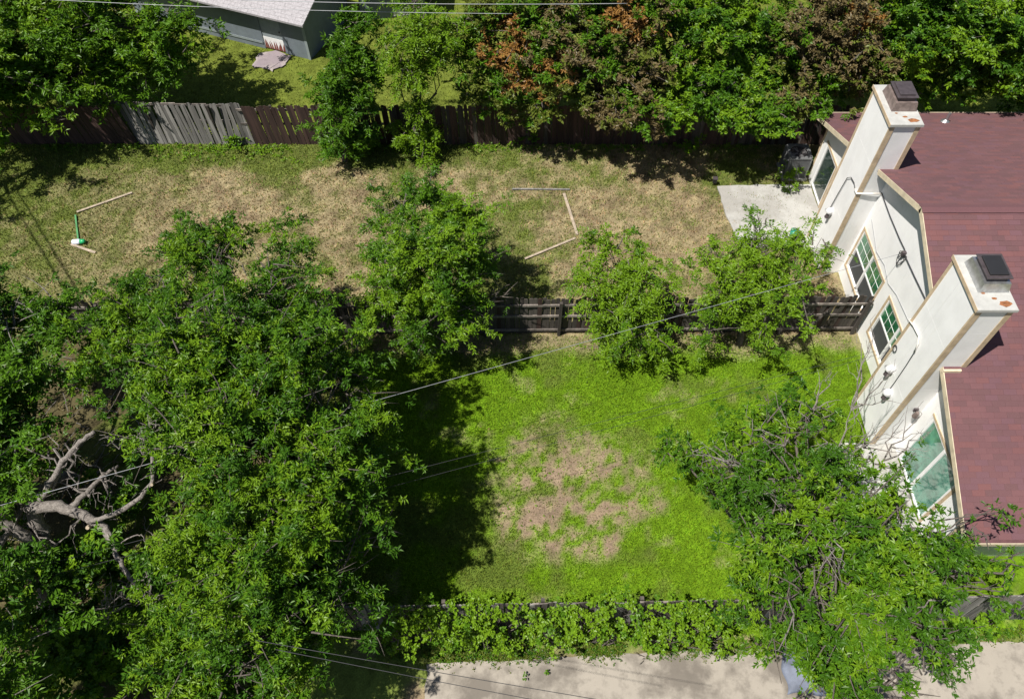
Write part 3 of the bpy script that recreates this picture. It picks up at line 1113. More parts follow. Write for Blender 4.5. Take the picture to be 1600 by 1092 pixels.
def tree(name, label, base, lobes, cat='tree', dens=420, trunk_r=0.16, bark='bark', fork=0.45, seed=1, group=None, bare=0, sub=5, stems=1, parts=('trunk', 'branches', 'crown'), **kw):
    r = np.random.default_rng(seed)
    base = np.array([base[0], base[1], 0.0])
    root = empty(name, base)
    tag(root, label, cat, group)
    lb = [tuple(np.array(l[:3]) - base) + tuple(l[3:]) for l in lobes]
    w = np.array([l[3] ** 2 for l in lb])
    cen = (np.array([l[:3] for l in lb]) * w[:, None]).sum(0) / w.sum()
    top = cen.copy(); top[2] = cen[2] * fork
    top[:2] *= 0.55
    tm = MB()
    for s in range(stems):
        q = r.normal(size=3) * (0.15 if stems > 1 else 0); q[2] = -0.1
        tm.tube(wobble(q + [0, 0, -0.1], top + (r.normal(size=3) * 0.3 if stems > 1 else 0), r, 5, 0.04), np.linspace(trunk_r * 1.25, trunk_r * 0.8, 5) / (stems ** 0.5), 8)
    tm.build('trunk', M[bark], root, True)
    bm = MB()
    for l in lb:
        c = np.array(l[:3])
        kr = min(1.0, 0.25 + 0.6 * l[3])
        bm.tube(wobble(top, c, r, 6, 0.05), np.linspace(trunk_r * 0.5, trunk_r * 0.14, 6) * kr, 6)
        for k in range(sub):
            d = r.normal(size=3); d[2] = abs(d[2]) * 0.8; d /= np.linalg.norm(d)
            e = c + d * l[3] * 0.65
            s0 = c + (top - c) * r.uniform(0, 0.35)
            bm.tube(wobble(s0, e, r, 4, 0.06), np.linspace(trunk_r * 0.11, 0.006, 4), 4)
    V, Fc, C = crown(r, lb, dens, bm=bm, **kw)
    bm.build('branches', M[bark], root, True)
    o = bpy.data.objects.new('crown', np_mesh('crown', V, Fc, M['leaf'], C))
    link(o, root)
    return root, lb, top


def LB(*rows):
    """(u, v, z, r[, rz]) rows to world lobes"""
    out = []
    for q in rows:
        p = at(q[0], q[1], q[2])
        out.append((p[0], p[1], p[2]) + tuple(q[3:]))
    return out


def acc(key, u, v, z, r, base):
    p = at(u, v, z)
    return (key, p[0] - base[0], p[1] - base[1], p[2], r)


# --- big tree on the left of the near yard, two crowns
big1 = LB((235, 480, 4.4, 1.35), (345, 405, 4.4, 1.15), (430, 440, 4.5, 1.25), (462, 495, 4.1, 0.85), (190, 560, 4.4, 0.9), (320, 530, 5.6, 1.6),
          (440, 570, 5.2, 1.5), (545, 590, 4.1, 1.05), (310, 650, 4.8, 0.75), (365, 670, 5.6, 1.5), (475, 690, 5.0, 1.4), (550, 680, 4.0, 0.9), (300, 610, 5.3, 1.3), (165, 500, 4.0, 0.7), (290, 390, 4.0, 0.8))
tree('shade_tree', 'largest broad crowned tree, left of the bare patch, overhanging the dividing fence', (-6.6, 10.2), big1, dens=660, trunk_r=0.26, seed=101,
     twig=0.5, nl=11, leaf=0.12, wid=0.042, shoot=1.1, pal=('deep', 'deep', 'mid', 'light'), gap=0.425, ros=0.2)
big2 = LB((355, 785, 4.7, 1.0), (430, 800, 5.0, 1.4), (520, 810, 4.2, 1.05), (320, 890, 4.4, 1.2), (410, 910, 4.8, 1.4), (505, 910, 4.1, 1.05), (290, 985, 3.9, 1.1),
          (370, 1010, 4.3, 1.2), (460, 985, 3.8, 1.0), (545, 860, 3.8, 0.7), (330, 1075, 4.0, 1.1), (420, 1075, 3.6, 0.9))
tree('shade_tree', 'leafy tree in the lower left, between the broken trunk and the shaded lawn', (-5.4, 6.6), big2, dens=660, trunk_r=0.22, seed=102,
     twig=0.5, nl=11, leaf=0.12, wid=0.040, shoot=1.1, pal=('deep', 'deep', 'mid', 'light'), gap=0.425, ros=0.2)
# --- left edge tree
edge = LB((10, 510, 4.6, 1.2), (70, 490, 4.2, 0.9), (50, 580, 4.3, 0.8), (-20, 600, 4.5, 1.4), (10, 680, 3.9, 0.9), (-60, 700, 4.0, 1.4), (-70, 500, 4.6, 1.5), (20, 740, 3.0, 0.8), (-110, 640, 4.6, 1.4), (-150, 770, 3.2, 1.3), (-150, 880, 3.4, 1.4), (-150, 980, 5.4, 2.0), (-120, 1080, 5.4, 1.9))
tree('edge_tree', 'sparse leafy tree cut off by the left edge, above the broken trunk', (-12.9, 9.9), edge, dens=460, trunk_r=0.17, bark='pale_bark', seed=103,
     twig=0.55, nl=10, leaf=0.14, wid=0.055, pal=('deep', 'mid'), gap=0.42)
# --- top left tree beyond the far fence
tl = LB((30, 20, 4.4, 2.0), (130, 25, 4.3, 1.9), (225, 45, 3.7, 1.7), (40, 100, 3.0, 1.6), (140, 105, 2.8, 1.5), (255, 80, 3.2, 1.2), (-60, 150, 3.2, 1.7), (50, 160, 2.2, 0.75), (-90, 60, 4.6, 2.4), (85, 185, 2.2, 0.45), (205, 115, 2.6, 1.1), (-230, 240, 3.6, 1.2), (270, 35, 3.8, 1.0))
tree('shade_tree', 'big dark tree in the top left corner, spreading behind the far fence', (-17.0, 27.2), tl, dens=340, trunk_r=0.3, seed=104,
     twig=0.7, nl=11, leaf=0.19, wid=0.07, pal=('mid', 'mid', 'light'), gap=0.35, gscale=0.7)
# --- slim trees on the far fence
t2 = LB((562, 40, 4.9, 0.6), (535, 85, 4.3, 0.8), (572, 110, 3.7, 0.75), (520, 145, 2.9, 0.75), (555, 170, 2.4, 0.8), (520, 210, 1.3, 0.65), (560, 220, 1.0, 0.65), (540, 125, 3.4, 0.7), (505, 165, 2.4, 0.4))
tree('fence_tree', 'slim green tree in front of the far fence, next to the grey shed', (-6.6, 23.4), t2, dens=620, trunk_r=0.1, seed=105,
     twig=0.55, nl=12, leaf=0.16, wid=0.055, pal=('deep', 'mid'), gap=0.36, droop=0.35)
t3 = LB((650, 45, 5.0, 0.85), (690, 85, 4.2, 0.75), (640, 110, 3.7, 0.7), (610, 60, 4.6, 0.55), (662, 165, 2.3, 0.5), (655, 212, 0.9, 0.75), (715, 45, 4.6, 0.6), (640, 0, 5.4, .7))
tree('fence_tree', 'feathery light green tree growing through the far fence, second from the shed', (-3.9, 23.6), t3, dens=820, trunk_r=0.1, seed=106,
     twig=0.7, nl=16, leaf=0.15, wid=0.045, pal=('mid', 'light', 'light'), gap=0.42, droop=0.6)
# --- hedge trees behind the far fence
def hedge(label, lobes, seed, pal, accents=(), dens=520, base=None):
    b = base
    tree('hedge_tree', label, b, lobes, dens=dens, trunk_r=0.12, seed=seed, twig=0.45, nl=12, leaf=0.14, wid=0.065, pal=pal, gap=0.33, droop=0.1,
         accents=accents, group='trees behind the far fence', stems=2)


b = (0.6, 25.2)
hedge('olive green tree with orange tinted tips, behind the middle of the far fence', LB((760, 30, 4.8, 1.1), (830, 30, 4.8, 1.3), (760, 100, 3.6, 1.1), (830, 100, 3.8, 1.2), (790, 150, 2.6, 0.9), (845, 170, 2.3, 0.8), (740, 150, 2.3, 0.6)), 107,
      ('mid', 'olive', 'olive', 'mid'), (acc('rust', 790, 65, 4.6, 0.6, b), acc('rust', 815, 130, 3.3, 0.5, b), acc('rust', 860, 125, 3.5, 0.5, b), acc('olive', 810, 185, 2.4, .6, b)), base=b)
b = (3.4, 25.2)
hedge('brownish red leaved tree hanging over the far fence, beside the olive one', LB((900, 30, 5.0, 1.4), (980, 30, 5.0, 1.5), (910, 110, 3.8, 1.3), (985, 110, 3.8, 1.4), (930, 165, 2.6, 0.9), (1000, 170, 2.5, 0.9), (1030, 120, 3.2, 0.8), (975, 182, 3.2, 0.75)), 108,
      ('olive', 'brown', 'brown', 'olive', 'mid'), (acc('rust', 965, 25, 5.4, 0.5, b), acc('rust', 1010, 60, 4.6, 0.5, b), acc('rust', 870, 120, 3.8, 0.5, b), acc('olive', 880, 150, 3.0, 0.7, b)), base=b)
b = (7.0, 25.2)
hedge('dense bright green tree behind the far fence, between two brownish ones', LB((1070, 40, 4.8, 1.4), (1150, 40, 5.0, 1.5), (1070, 120, 3.4, 1.2), (1145, 120, 3.6, 1.3), (1100, 165, 2.5, 0.8), (1200, 80, 4.2, 1.0), (1185, 165, 3.4, 0.8), (1210, 185, 3.4, 0.6), (1060, 178, 3.2, 0.8), (1130, 178, 3.2, 0.8)), 109, ('mid', 'deep', 'mid', 'light'), base=b)
b = (10.3, 25.6)
hedge('olive brown tree behind the far fence, left of the far chimney', LB((1240, 50, 4.6, 1.3), (1320, 40, 5.0, 1.4), (1250, 120, 3.2, 1.1), (1330, 120, 3.4, 1.2), (1225, 155, 3.2, 0.75), (1265, 165, 3.0, 0.55), (1370, 100, 3.6, 0.9), (1300, 0, 5.2, 1.3)), 110,
      ('olive', 'brown', 'olive', 'mid'), (acc('brown', 1310, 40, 5.2, 1.1, b), acc('rust', 1345, 40, 5.2, 0.4, b)), base=b)
b = (16.0, 26.8)
hedge('broad green tree at the top right, behind the maroon roof', LB((1430, 50, 4.6, 1.5), (1510, 50, 5.0, 1.7), (1590, 70, 4.8, 1.6), (1440, 120, 3.0, 1.2), (1530, 120, 3.2, 1.3), (1610, 130, 3.2, 1.4), (1450, 0, 5.5, 1.4), (1650, 40, 5.2, 1.8)), 111, ('deep', 'mid', 'deep', 'light'), base=b)

# --- trees along the dividing fence
t8 = LB((640, 320, 3.8, 0.95), (700, 330, 3.8, 0.9), (618, 390, 3.6, 0.8), (680, 400, 4.2, 1.2), (740, 410, 3.2, 0.8), (630, 460, 3.2, 1.0), (710, 480, 2.8, 1.0), (592, 345, 3.0, 0.45), (660, 525, 1.9, 0.75), (780, 460, 2.5, 0.5), (605, 470, 2.6, 0.6))
tree('yard_tree', 'rounded green tree on the dividing fence, right of the largest tree', (-2.6, 14.3), t8, dens=640, trunk_r=0.14, seed=112,
     twig=0.5, nl=12, leaf=0.12, wid=0.042, pal=('deep', 'mid', 'mid', 'light'), gap=0.37, shoot=1.1)
t9 = LB((955, 390, 3.2, 0.75), (1000, 430, 2.9, 0.8), (930, 440, 2.7, 0.65), (965, 480, 2.3, 0.8), (1010, 520, 1.6, 0.75), (950, 530, 1.2, 0.55), (1035, 560, 0.6, 0.4))
tree('yard_tree', 'small drooping light green tree on the dividing fence, left of the patio', (3.6, 14.4), t9, dens=520, trunk_r=0.08, seed=113,
     twig=0.75, nl=16, leaf=0.13, wid=0.042, pal=('mid', 'light', 'light'), gap=0.40, droop=0.65, shoot=1.15, rag=0.4)
t10 = LB((1180, 390, 3.4, 0.8), (1120, 400, 3.0, 0.65), (1250, 400, 3.2, 0.75), (1150, 450, 2.8, 0.8), (1225, 450, 2.8, 0.8), (1110, 465, 2.5, 0.55), (1290, 385, 3.2, 0.5), (1190, 500, 1.9, 0.75), (1110, 520, 1.5, 0.6), (1190, 350, 3.4, 0.4))
tree('yard_tree', 'spreading loose green tree on the dividing fence, nearest the house windows', (7.4, 14.5), t10, dens=500, trunk_r=0.1, seed=114,
     twig=0.55, nl=12, leaf=0.12, wid=0.042, pal=('mid', 'light', 'light'), gap=0.40, droop=0.35, shoot=1.2, rag=0.45)
# --- bottom right tree
t11 = LB((1045, 700, 3.5, 0.45), (1090, 710, 3.7, 0.6), (1130, 715, 3.9, 0.75), (1195, 690, 4.2, 0.9), (1265, 655, 4.0, 0.75), (1170, 760, 4.4, 0.75), (1245, 760, 4.9, 1.15), (1330, 730, 4.4, 0.85), (1385, 795, 4.4, 0.7), (1215, 850, 4.6, 1.0),
          (1300, 850, 5.4, 1.35), (1405, 870, 4.9, 1.1), (1480, 870, 4.4, 0.7), (1530, 835, 4.0, 0.4), (1240, 940, 4.5, 1.15), (1350, 950, 4.9, 1.3), (1450, 960, 4.2, 0.9), (1290, 1030, 4.0, 0.95), (1390, 1050, 4.3, 1.1), (1180, 930, 3.5, 0.55), (1480, 1030, 3.4, 0.5), (1205, 630, 3.8, 0.4), (1530, 900, 3.6, 0.5), (1580, 880, 3.0, 0.45), (1570, 925, 2.6, 0.35), (1180, 1005, 3.0, 0.35), (1560, 800, 3.9, 0.25), (1320, 1090, 3.6, 0.7))
root11, lb11, top11 = tree('shade_tree', 'large tree in front of the near chimney, its bare twigs showing through the leaves', (6.9, 6.4), t11, dens=680, trunk_r=0.22, bark='bark', seed=115,
     twig=0.38, nl=10, leaf=0.122, wid=0.042, pal=('deep', 'deep', 'mid', 'mid', 'light'), gap=0.455, gscale=1.2, sub=3, ros=0.4, rag=0.4)
r = np.random.default_rng(77)
tw = MB()
for (u, v, z, du, dv, n) in ((1270, 640, 4.9, 40, -50, 7), (1330, 640, 4.6, 60, -60, 7), (1300, 720, 5.3, 60, -50, 7), (1225, 790, 5.8, -30, 20, 4), (1305, 830, 6.5, 0, 60, 3), (1350, 700, 5.0, 40, -70, 7), (1230, 690, 5.0, -40, -50, 6), (1160, 730, 5.2, -60, -30, 5), (1235, 930, 5.5, 10, 100, 2), (1380, 720, 4.6, 60, -50, 6), (1420, 950, 5.2, 50, 40, 2)):
    a = at(u, v, z - 0.7) - np.array([6.9, 6.4, 0])
    for k in range((n + 1) // 2):
        e = at(u + du * r.uniform(0.2, 1.3) + r.normal() * 22, v + dv * r.uniform(0.2, 1.3) + r.normal() * 22, z + r.uniform(-0.2, 0.45)) - np.array([6.9, 6.4, 0])
        pl = wobble(a, e, r, 6, 0.06)
        tw.tube(pl, np.linspace(0.022, 0.006, 6), 4)
        for q in range(3):
            s0 = pl[2 + q]
            tw.tube(wobble(s0, s0 + (e - a) * 0.35 + r.normal(size=3) * 0.22, r, 4, 0.08), np.linspace(0.010, 0.004, 4), 4)
tw.build('bare_twigs', M['pale_bark'], root11)['kind'] = 'stuff'

# --- broken trunk with bare limbs on the left
bt_base = at(30, 930, 0)
bt = empty('broken_tree', (bt_base[0], bt_base[1], 0))
tag(bt, 'broken grey tree with bare split limbs at the left edge', 'tree')


LIMBS = []


def limb(name, rows, rad, mat='pale_bark', n=9, amp=0.016, seed=1):
    r = np.random.default_rng(seed)
    p = np.array([at(*q) for q in rows]) - np.array([bt_base[0], bt_base[1], 0])
    # refine
    t = np.linspace(0, len(p) - 1, (len(p) - 1) * 4 + 1)
    P = np.stack([np.interp(t, np.arange(len(p)), p[:, k]) for k in range(3)], -1)
    P[1:-1] += r.normal(size=(len(P) - 2, 3)) * amp
    R = np.interp(t, np.arange(len(rad)), rad) * 0.6 * (1 + r.normal(size=len(P)) * 0.045)
    LIMBS.append((P, R))
    return MB().tube(P, R, n).build(name, M[mat], bt, True)


limb('trunk', [(70, 960, 0.0), (75, 880, 1.2), (70, 830, 2.2), (45, 790, 3.0)], [0.34, 0.30, 0.27, 0.24], seed=1)
limb('limb', [(-60, 770, 3.4), (0, 810, 3.0), (40, 838, 2.5), (70, 850, 2.0)], [0.22, 0.23, 0.23, 0.2], seed=2)
limb('limb', [(45, 792, 3.0), (90, 790, 3.1), (130, 805, 3.1), (165, 825, 3.0), (178, 850, 2.9)], [0.24, 0.23, 0.2, 0.17, 0.13], seed=3)
limb('limb', [(62, 785, 3.1), (78, 755, 3.5), (98, 720, 3.9), (125, 690, 4.2), (148, 674, 4.3)], [0.13, 0.12, 0.12, 0.10, 0.08], seed=4)
limb('limb', [(82, 765, 3.3), (100, 722, 3.8), (128, 692, 4.05)], [0.06, 0.07, 0.05], seed=5)
limb('limb', [(112, 792, 3.1), (135, 770, 3.1), (160, 745, 3.0), (185, 728, 2.9)], [0.15, 0.11, 0.09, 0.06], seed=6)
limb('limb', [(138, 815, 3.2), (175, 805, 3.6), (215, 780, 4.1), (238, 755, 4.5), (240, 725, 4.8), (235, 690, 5.1), (245, 655, 5.3)], [0.1, 0.1, 0.095, 0.085, 0.075, 0.06, 0.05], seed=7)
limb('limb', [(236, 700, 5.0), (225, 690, 5.2), (210, 680, 5.3)], [0.05, 0.04, 0.02], seed=8)
limb('limb', [(238, 702, 5.0), (255, 702, 5.2), (270, 698, 5.3)], [0.04, 0.035, 0.02], seed=9)
limb('limb', [(165, 822, 3.1), (175, 845, 3.2), (182, 865, 3.2), (195, 890, 3.1), (212, 915, 3.3), (232, 935, 3.4), (240, 958, 3.2)], [0.12, 0.11, 0.10, 0.09, 0.08, 0.07, 0.05], seed=10)
limb('limb', [(232, 937, 3.4), (250, 932, 3.6), (268, 928, 3.8)], [0.06, 0.05, 0.035], seed=11)
limb('limb', [(205, 942, 3.2), (175, 955, 3.0), (142, 972, 2.7)], [0.03, 0.028, 0.02], seed=12)
limb('limb', [(55, 775, 3.0), (48, 800, 2.8), (50, 830, 2.3), (70, 860, 1.8)], [0.14, 0.15, 0.16, 0.15], seed=13)
limb('limb', [(5, 895, 1.6), (30, 930, 1.2), (60, 985, 0.6), (85, 1000, 0.3)], [0.2, 0.22, 0.2, 0.16], 'bark', seed=14)
limb('limb', [(178, 858, 2.9), (205, 838, 3.2), (222, 835, 3.3), (228, 850, 3.2)], [0.03, 0.025, 0.02, 0.01], seed=15)
r = np.random.default_rng(5)
tb = MB()
for k in range(75):
    P_, R_ = LIMBS[r.integers(1, 13)]
    j = r.integers(len(P_) // 3, len(P_))
    d = r.normal(size=3); d[2] = abs(d[2]) * 0.6; d /= np.linalg.norm(d)
    L = r.uniform(0.25, 1.1)
    pl = wobble(P_[j], P_[j] + d * L, r, 6, 0.07)
    tb.tube(pl, np.linspace(min(0.03, R_[j] * 0.5), 0.005, 6), 4)
    for q in (2, 3, 4):
        if r.random() < 0.6: tb.tube(wobble(pl[q], pl[q] + (d + r.normal(size=3) * 0.7) * L * 0.35, r, 4, 0.08), np.linspace(0.010, 0.004, 4), 4)
tb.build('bare_twigs', M['pale_bark'], bt)['kind'] = 'stuff'
for (u, v, z, rr0) in ((138, 820, 3.2, 0.055), (238, 753, 4.57, 0.04)):
    c = at(u, v, z) - np.array([bt_base[0], bt_base[1], 0])
    MB().cone(c - [0, 0.03, 0.04], rr0, rr0 * 0.8, 0.09, 9, (0.2, -0.6, 0.8)).build('cut_stub', M['cut_wood'], bt)
# vines growing over the broken tree's foot
vl = LB((40, 880, 1.4, 1.0), (110, 880, 1.4, 0.9), (150, 900, 1.3, 0.8), (40, 980, 1.2, 0.6), (80, 1030, 1.8, 1.0), (110, 1075, 1.8, 0.9), (170, 1000, 1.6, 0.7), (210, 1040, 1.2, 0.7), (200, 960, 1.6, 0.6), (230, 880, 1.6, .8), (130, 770, 1.6, 0.5), (200, 780, 1.0, .6))


def bush(name, label, base, lobes, seed, cat='shrub', group=None, dens=420, **kw):
    r = np.random.default_rng(seed)
    base = np.array([base[0], base[1], 0.0])
    root = empty(name, base)
    tag(root, label, cat, group)
    lb = [tuple(np.array(l[:3]) - base) + tuple(l[3:]) for l in lobes]
    sm = MB()
    for l in lb:
        for k in range(4):
            e = np.array(l[:3]) + r.normal(size=3) * l[3] * 0.4
            s0 = np.array([l[0] * 0.8, l[1] * 0.8, -0.05])
            sm.tube(wobble(s0, e, r, 4, 0.06), np.linspace(0.02, 0.006, 4), 4)
    sm.build('stems', M['bark'], root)
    V, Fc, C = crown(r, lb, dens, **kw)
    o = bpy.data.objects.new('leaves', np_mesh('leaves', V, Fc, M['leaf'], C))
    link(o, root)
    return root


c0 = at(100, 960, 0)
bush('vine_thicket', 'tangle of broad leaved vines below the broken tree in the lower left corner', c0, vl, 201, 'vine', dens=360, twig=0.4, nl=8, leaf=0.13, wid=0.10, pal=('mid', 'vine', 'deep'), gap=0.42, droop=0.3)
# vines along the near fence
r = np.random.default_rng(9)
for (u0, u1, label, seed) in ((600, 690, 'vine clump on the near fence beside the shaded lawn, leftmost', 211), (690, 830, 'vine mass spilling over the near fence below the lawn, second from left', 212),
                              (830, 980, 'vine mass on the near fence straight below the bare patch', 213), (980, 1150, 'vine mass on the near fence just left of the large right tree', 214)):
    rows = []
    for u in np.arange(u0 + 8, u1, 15):
        t = r.random()
        if r.random() < 0.8: rows.append((u + r.normal() * 5, 976 + r.normal() * 9, 1.15 + 0.3 * r.random(), 0.24 + 0.14 * t, 0.22))
        if r.random() < 0.85: rows.append((u + r.normal() * 6, 957 + r.normal() * 5, 1.72 + 0.12 * r.random(), 0.20 + 0.12 * r.random(), 0.16))
        rows.append((u + r.normal() * 6, 992 + r.normal() * 8, 0.5 + 0.35 * r.random(), 0.18 + 0.12 * r.random(), 0.2))
    for (u, v) in ((840, 1030), (1000, 1030)):
        if u0 <= u < u1: rows.append((u, v, 0.15, 0.24, 0.1))
    c0 = at(0.5 * (u0 + u1), 1005, 0)
    bush('fence_vine', label, c0, LB(*rows), seed, 'vine', 'vines on the near fence', dens=520, twig=0.32, nl=7, leaf=0.085, wid=0.07, pal=('vine', 'mid', 'vine', 'light'), gap=0.36, droop=0.3)
# right end of the near fence
bush('fence_vine', 'vine strand crossing the grey pickets at the bottom right', at(1570, 960), LB((1560, 960, 1.0, 0.22), (1590, 945, 1.3, 0.22), (1535, 975, 0.5, 0.3), (1500, 985, 0.4, 0.4)), 215, 'vine', 'vines on the near fence', dens=700, twig=0.25, nl=7, leaf=0.10, wid=0.08, pal=('vine', 'mid'), gap=0.3)
# bush beside the air conditioner
bush('shrub', 'small bright green bush between air conditioner and patio', at(1240, 288), LB((1245, 262, 0.55, 0.38), (1228, 275, 0.45, 0.3), (1262, 248, 0.6, 0.25), (1236, 290, 0.3, 0.22)), 216, dens=900, twig=0.3, nl=8, leaf=0.11, wid=0.05, pal=('vine', 'light'), gap=0.25)
for k, (u, v, s, lab) in enumerate(((365, 222, 0.42, 'green weed clump at the foot of the grey leaning pickets'), (825, 215, 0.5, 'green weed clump against the far fence under the olive tree'), (1085, 225, 0.35, 'small weed clump in the shade at the right end of the far fence'))):
    bush('weed_clump', lab, at(u, v + 8), LB((u, v, 0.3, s, s * 0.7)), 220 + k, 'weeds', dens=600, twig=0.25, nl=7, leaf=0.12, wid=0.07, pal=('vine', 'mid'), gap=0.2)


# uncountable weeds: strip at the foot of the fences
def weed_strip(name, label, segs, n, seed, h=0.16, leaf=0.09, pal=('vine', 'mid', 'light'), gap=0.45):
    r = np.random.default_rng(seed)
    o = []
    for (x0, y0, x1, y1, w) in segs:
        k = int(n * abs(x1 - x0))
        t = r.random(k)
        o.append(np.stack([x0 + (x1 - x0) * t, y0 + (y1 - y0) * t + r.normal(size=k) * w, np.zeros(k)], -1))
    o = np.concatenate(o)
    o = o[vnoise(o, 1.3) > gap]
    k = len(o)
    d = r.normal(size=(k, 3)); d[:, 2] = np.abs(d[:, 2]) + 0.6
    d /= np.linalg.norm(d, axis=1)[:, None]
    names = np.array([GREEN[q] for q in pal])
    ix = r.integers(0, len(pal), k)
    V, Fc, C = leaves(r, o, d, h * r.uniform(0.4, 1.4, k), 6, leaf, leaf * 0.6, 0.2, (names[ix, 0], names[ix, 1]))
    ob = bpy.data.objects.new(name, np_mesh(name, V, Fc, M['leaf'], C))
    link(ob)
    tag(ob, label, 'weeds', kind='stuff')


weed_strip('weeds', 'ragged green weeds along the foot of the far fence', [(-20, 24.15, 10, 24.15, 0.14), (-14, 23.8, -7, 23.8, 0.25)], 26, 301)
weed_strip('weeds', 'ragged weeds between the near fence and the concrete', [(-3, 4.9, 8, 5.08, 0.13), (8, 5.35, 14, 5.4, 0.15), (-4, 5.0, 3, 5.1, 0.2), (-2, 4.72, 7, 4.98, 0.07)], 110, 302, 0.16, 0.055, ('olive', 'mid', 'olive', 'deep'), 0.3)
weed_strip('weeds', 'broad leaved weeds scattered through the near lawn', [(-3, 6.2, 11, 6.2, 0.4), (1, 12.5, 11, 13.0, 0.8), (3.5, 8, 9, 8, 1.8), (-2, 9, 5, 9.5, 1.5)], 40, 303, 0.07, 0.045, ('vine', 'light'), 0.52)
weed_strip('undergrowth', 'low brush and leaf litter under the trees on the left', [(-16, 8, -5, 8, 2.6), (-16, 12, -6, 12, 1.6), (-13, 5, -6, 5, 1.2)], 70, 304, 0.25, 0.10, ('deep', 'brown', 'mid'), 0.45)

# fallen twigs and sticks in the left dirt
r = np.random.default_rng(88)
tb = MB()
for k in range(260):
    x, y = r.uniform(-15, -6), r.uniform(5, 14)
    a = r.uniform(0, 6.3); L = r.uniform(0.25, 1.1)
    tb.tube(wobble((x, y, 0.05 + r.random() * 0.12), (x + L * math.cos(a), y + L * math.sin(a), 0.05 + r.random() * 0.25), r, 4, 0.06), 0.012, 4)
o = tb.build('brushwood', M['pale_bark'])
tag(o, 'dry fallen sticks scattered over the shaded soil on the left', 'brushwood', kind='stuff')

# ------------------------------------------------------------------ shed beyond the far fence
A = at(486, 94, 0); B = at(301, 48, 0)
dv = (A - B); Ls = np.linalg.norm(dv); dv /= Ls
rz = math.atan2(dv[1], dv[0])
shed = empty('shed', (B[0], B[1], 0), rz)                    # local x runs along the front wall, local y into the shed
tag(shed, 'grey garden shed with flames painted on its door, beyond the far fence', 'shed')
LX, DY, HZ = Ls + 0.0, 3.6, 2.0
dx0 = np.linalg.norm(at(416, 76, 0) - B); dx1 = np.linalg.norm(at(446, 86, 0) - B)
MB().box(-3.0, dx0, 0, 0.1, 0, HZ).build('front_wall', M['grey_panel'], shed)
MB().box(dx1, LX, 0, 0.1, 0, HZ).build('front_wall', M['grey_panel'], shed)
MB().box(dx0, dx1, 0, 0.1, 1.95, HZ).build('front_wall', M['grey_panel'], shed)
MB().prism([(LX, 0.102, 0), (LX, DY, 0), (LX, DY, HZ), (LX, DY / 2, HZ + 0.7), (LX, 0.102, HZ)], (-0.1, 0, 0)).build('end_wall', M['grey_panel'], shed)
MB().box(LX - 0.11, LX + 0.02, -0.02, -0.001, 0, HZ - 0.05).build('corner_trim', M['grey_door'], shed)
MB().box(-3, dx0 - 0.06, -0.03, -0.019, 0.25, 0.36).build('pale_strip', M['grey_door'], shed)  # paler strip low along the wall left of the door
door = MB().box(dx0 + 0.01, dx1 - 0.01, 0.03, 0.07, 0.04, 1.94).build('door', M['grey_door'], shed)
MB().box(dx0 + 0.02, dx1 - 0.02, 0.02, 0.029, 0.06, 0.62).build('kick_panel', M['white'], door)
fl = MB()
r = np.random.default_rng(4)
n = 9
for k in range(n):
    x = dx0 + 0.08 + (dx1 - dx0 - 0.16) * k / (n - 1)
    hgt = r.uniform(0.2, 0.45); s = r.uniform(-0.05, 0.05)
    fl.prism([(x - 0.05, 0.0125, 0.07), (x + 0.05, 0.0125, 0.07), (x + 0.04 + s, 0.0125, 0.07 + hgt * 0.5), (x + s * 2, 0.0125, 0.07 + hgt), (x - 0.035 + s * .4, 0.0125, 0.07 + hgt * 0.45)], (0, 0.004, 0))
fl.build('flame_motif', M['flame'], door)
MB().cone((dx1 - 0.1, 0.0, 1.0), 0.03, 0.03, 0.03, 8, (0, 1, 0)).build('door_handle', M['dark_metal'], door)
ov = 0.42
sroof = MB()
rs = 0.7 / (DY / 2)
for s in (0, 1):
    ya, yb = (-ov, DY / 2) if s == 0 else (DY + ov, DY / 2)
    za, zb = HZ - rs * ov + 0.03, HZ + 0.73
    sroof.prism([(-3.2, ya, za), (LX + 0.3, ya, za), (LX + 0.3, yb, zb), (-3.2, yb, zb)] if s == 0 else [(-3.2, yb, zb), (LX + 0.3, yb, zb), (LX + 0.3, ya, za), (-3.2, ya, za)], (0, 0, 0.07))
sr = sroof.build('roof', M['grey_shingle'], shed)
for c in range(14):
    t0 = c / 14; t1 = (c + 1) / 14
    yl = -ov + (DY / 2 + ov) * t0; zl = HZ - rs * ov + 0.10 + (0.7 + rs * ov) * t0
    yh = -ov + (DY / 2 + ov) * t1; zh = HZ - rs * ov + 0.10 + (0.7 + rs * ov) * t1
    x = -3.2 - (c % 2) * 0.25
    while x < LX + 0.3:
        xa, xb = max(x, -3.2) + 0.004, min(x + 0.5, LX + 0.3) - 0.004
        if xb - xa > 0.05:
            MB().prism([(xa, yl, zl + 0.014), (xb, yl, zl + 0.014), (xb, yh, zh + 0.003), (xa, yh, zh + 0.003)], (0, 0, -0.012)).build('shingle', M['grey_shingle'], sr)
        x += 0.5
# mat in front of the shed door
p = [at(u, v, 0.03) for (u, v) in ((394, 104), (404, 84), (430, 80), (454, 88), (446, 103), (425, 112), (408, 106))]
r = np.random.default_rng(2)
p = [p[k] + (p[(k + 1) % 7] - p[k]) * j / 5 + np.append(r.normal(size=2) * 0.035, 0) for k in range(7) for j in range(5)]
c = np.mean(p, 0)
mt = MB().prism([(q - [c[0], c[1], 0.03])[[0, 1, 2]] for q in p], (0, 0, -0.03)).build('door_mat', M['rug'])
mt.location = (c[0], c[1], 0.06)
tag(mt, 'worn pale mat lying on the grass at the shed door', 'mat')
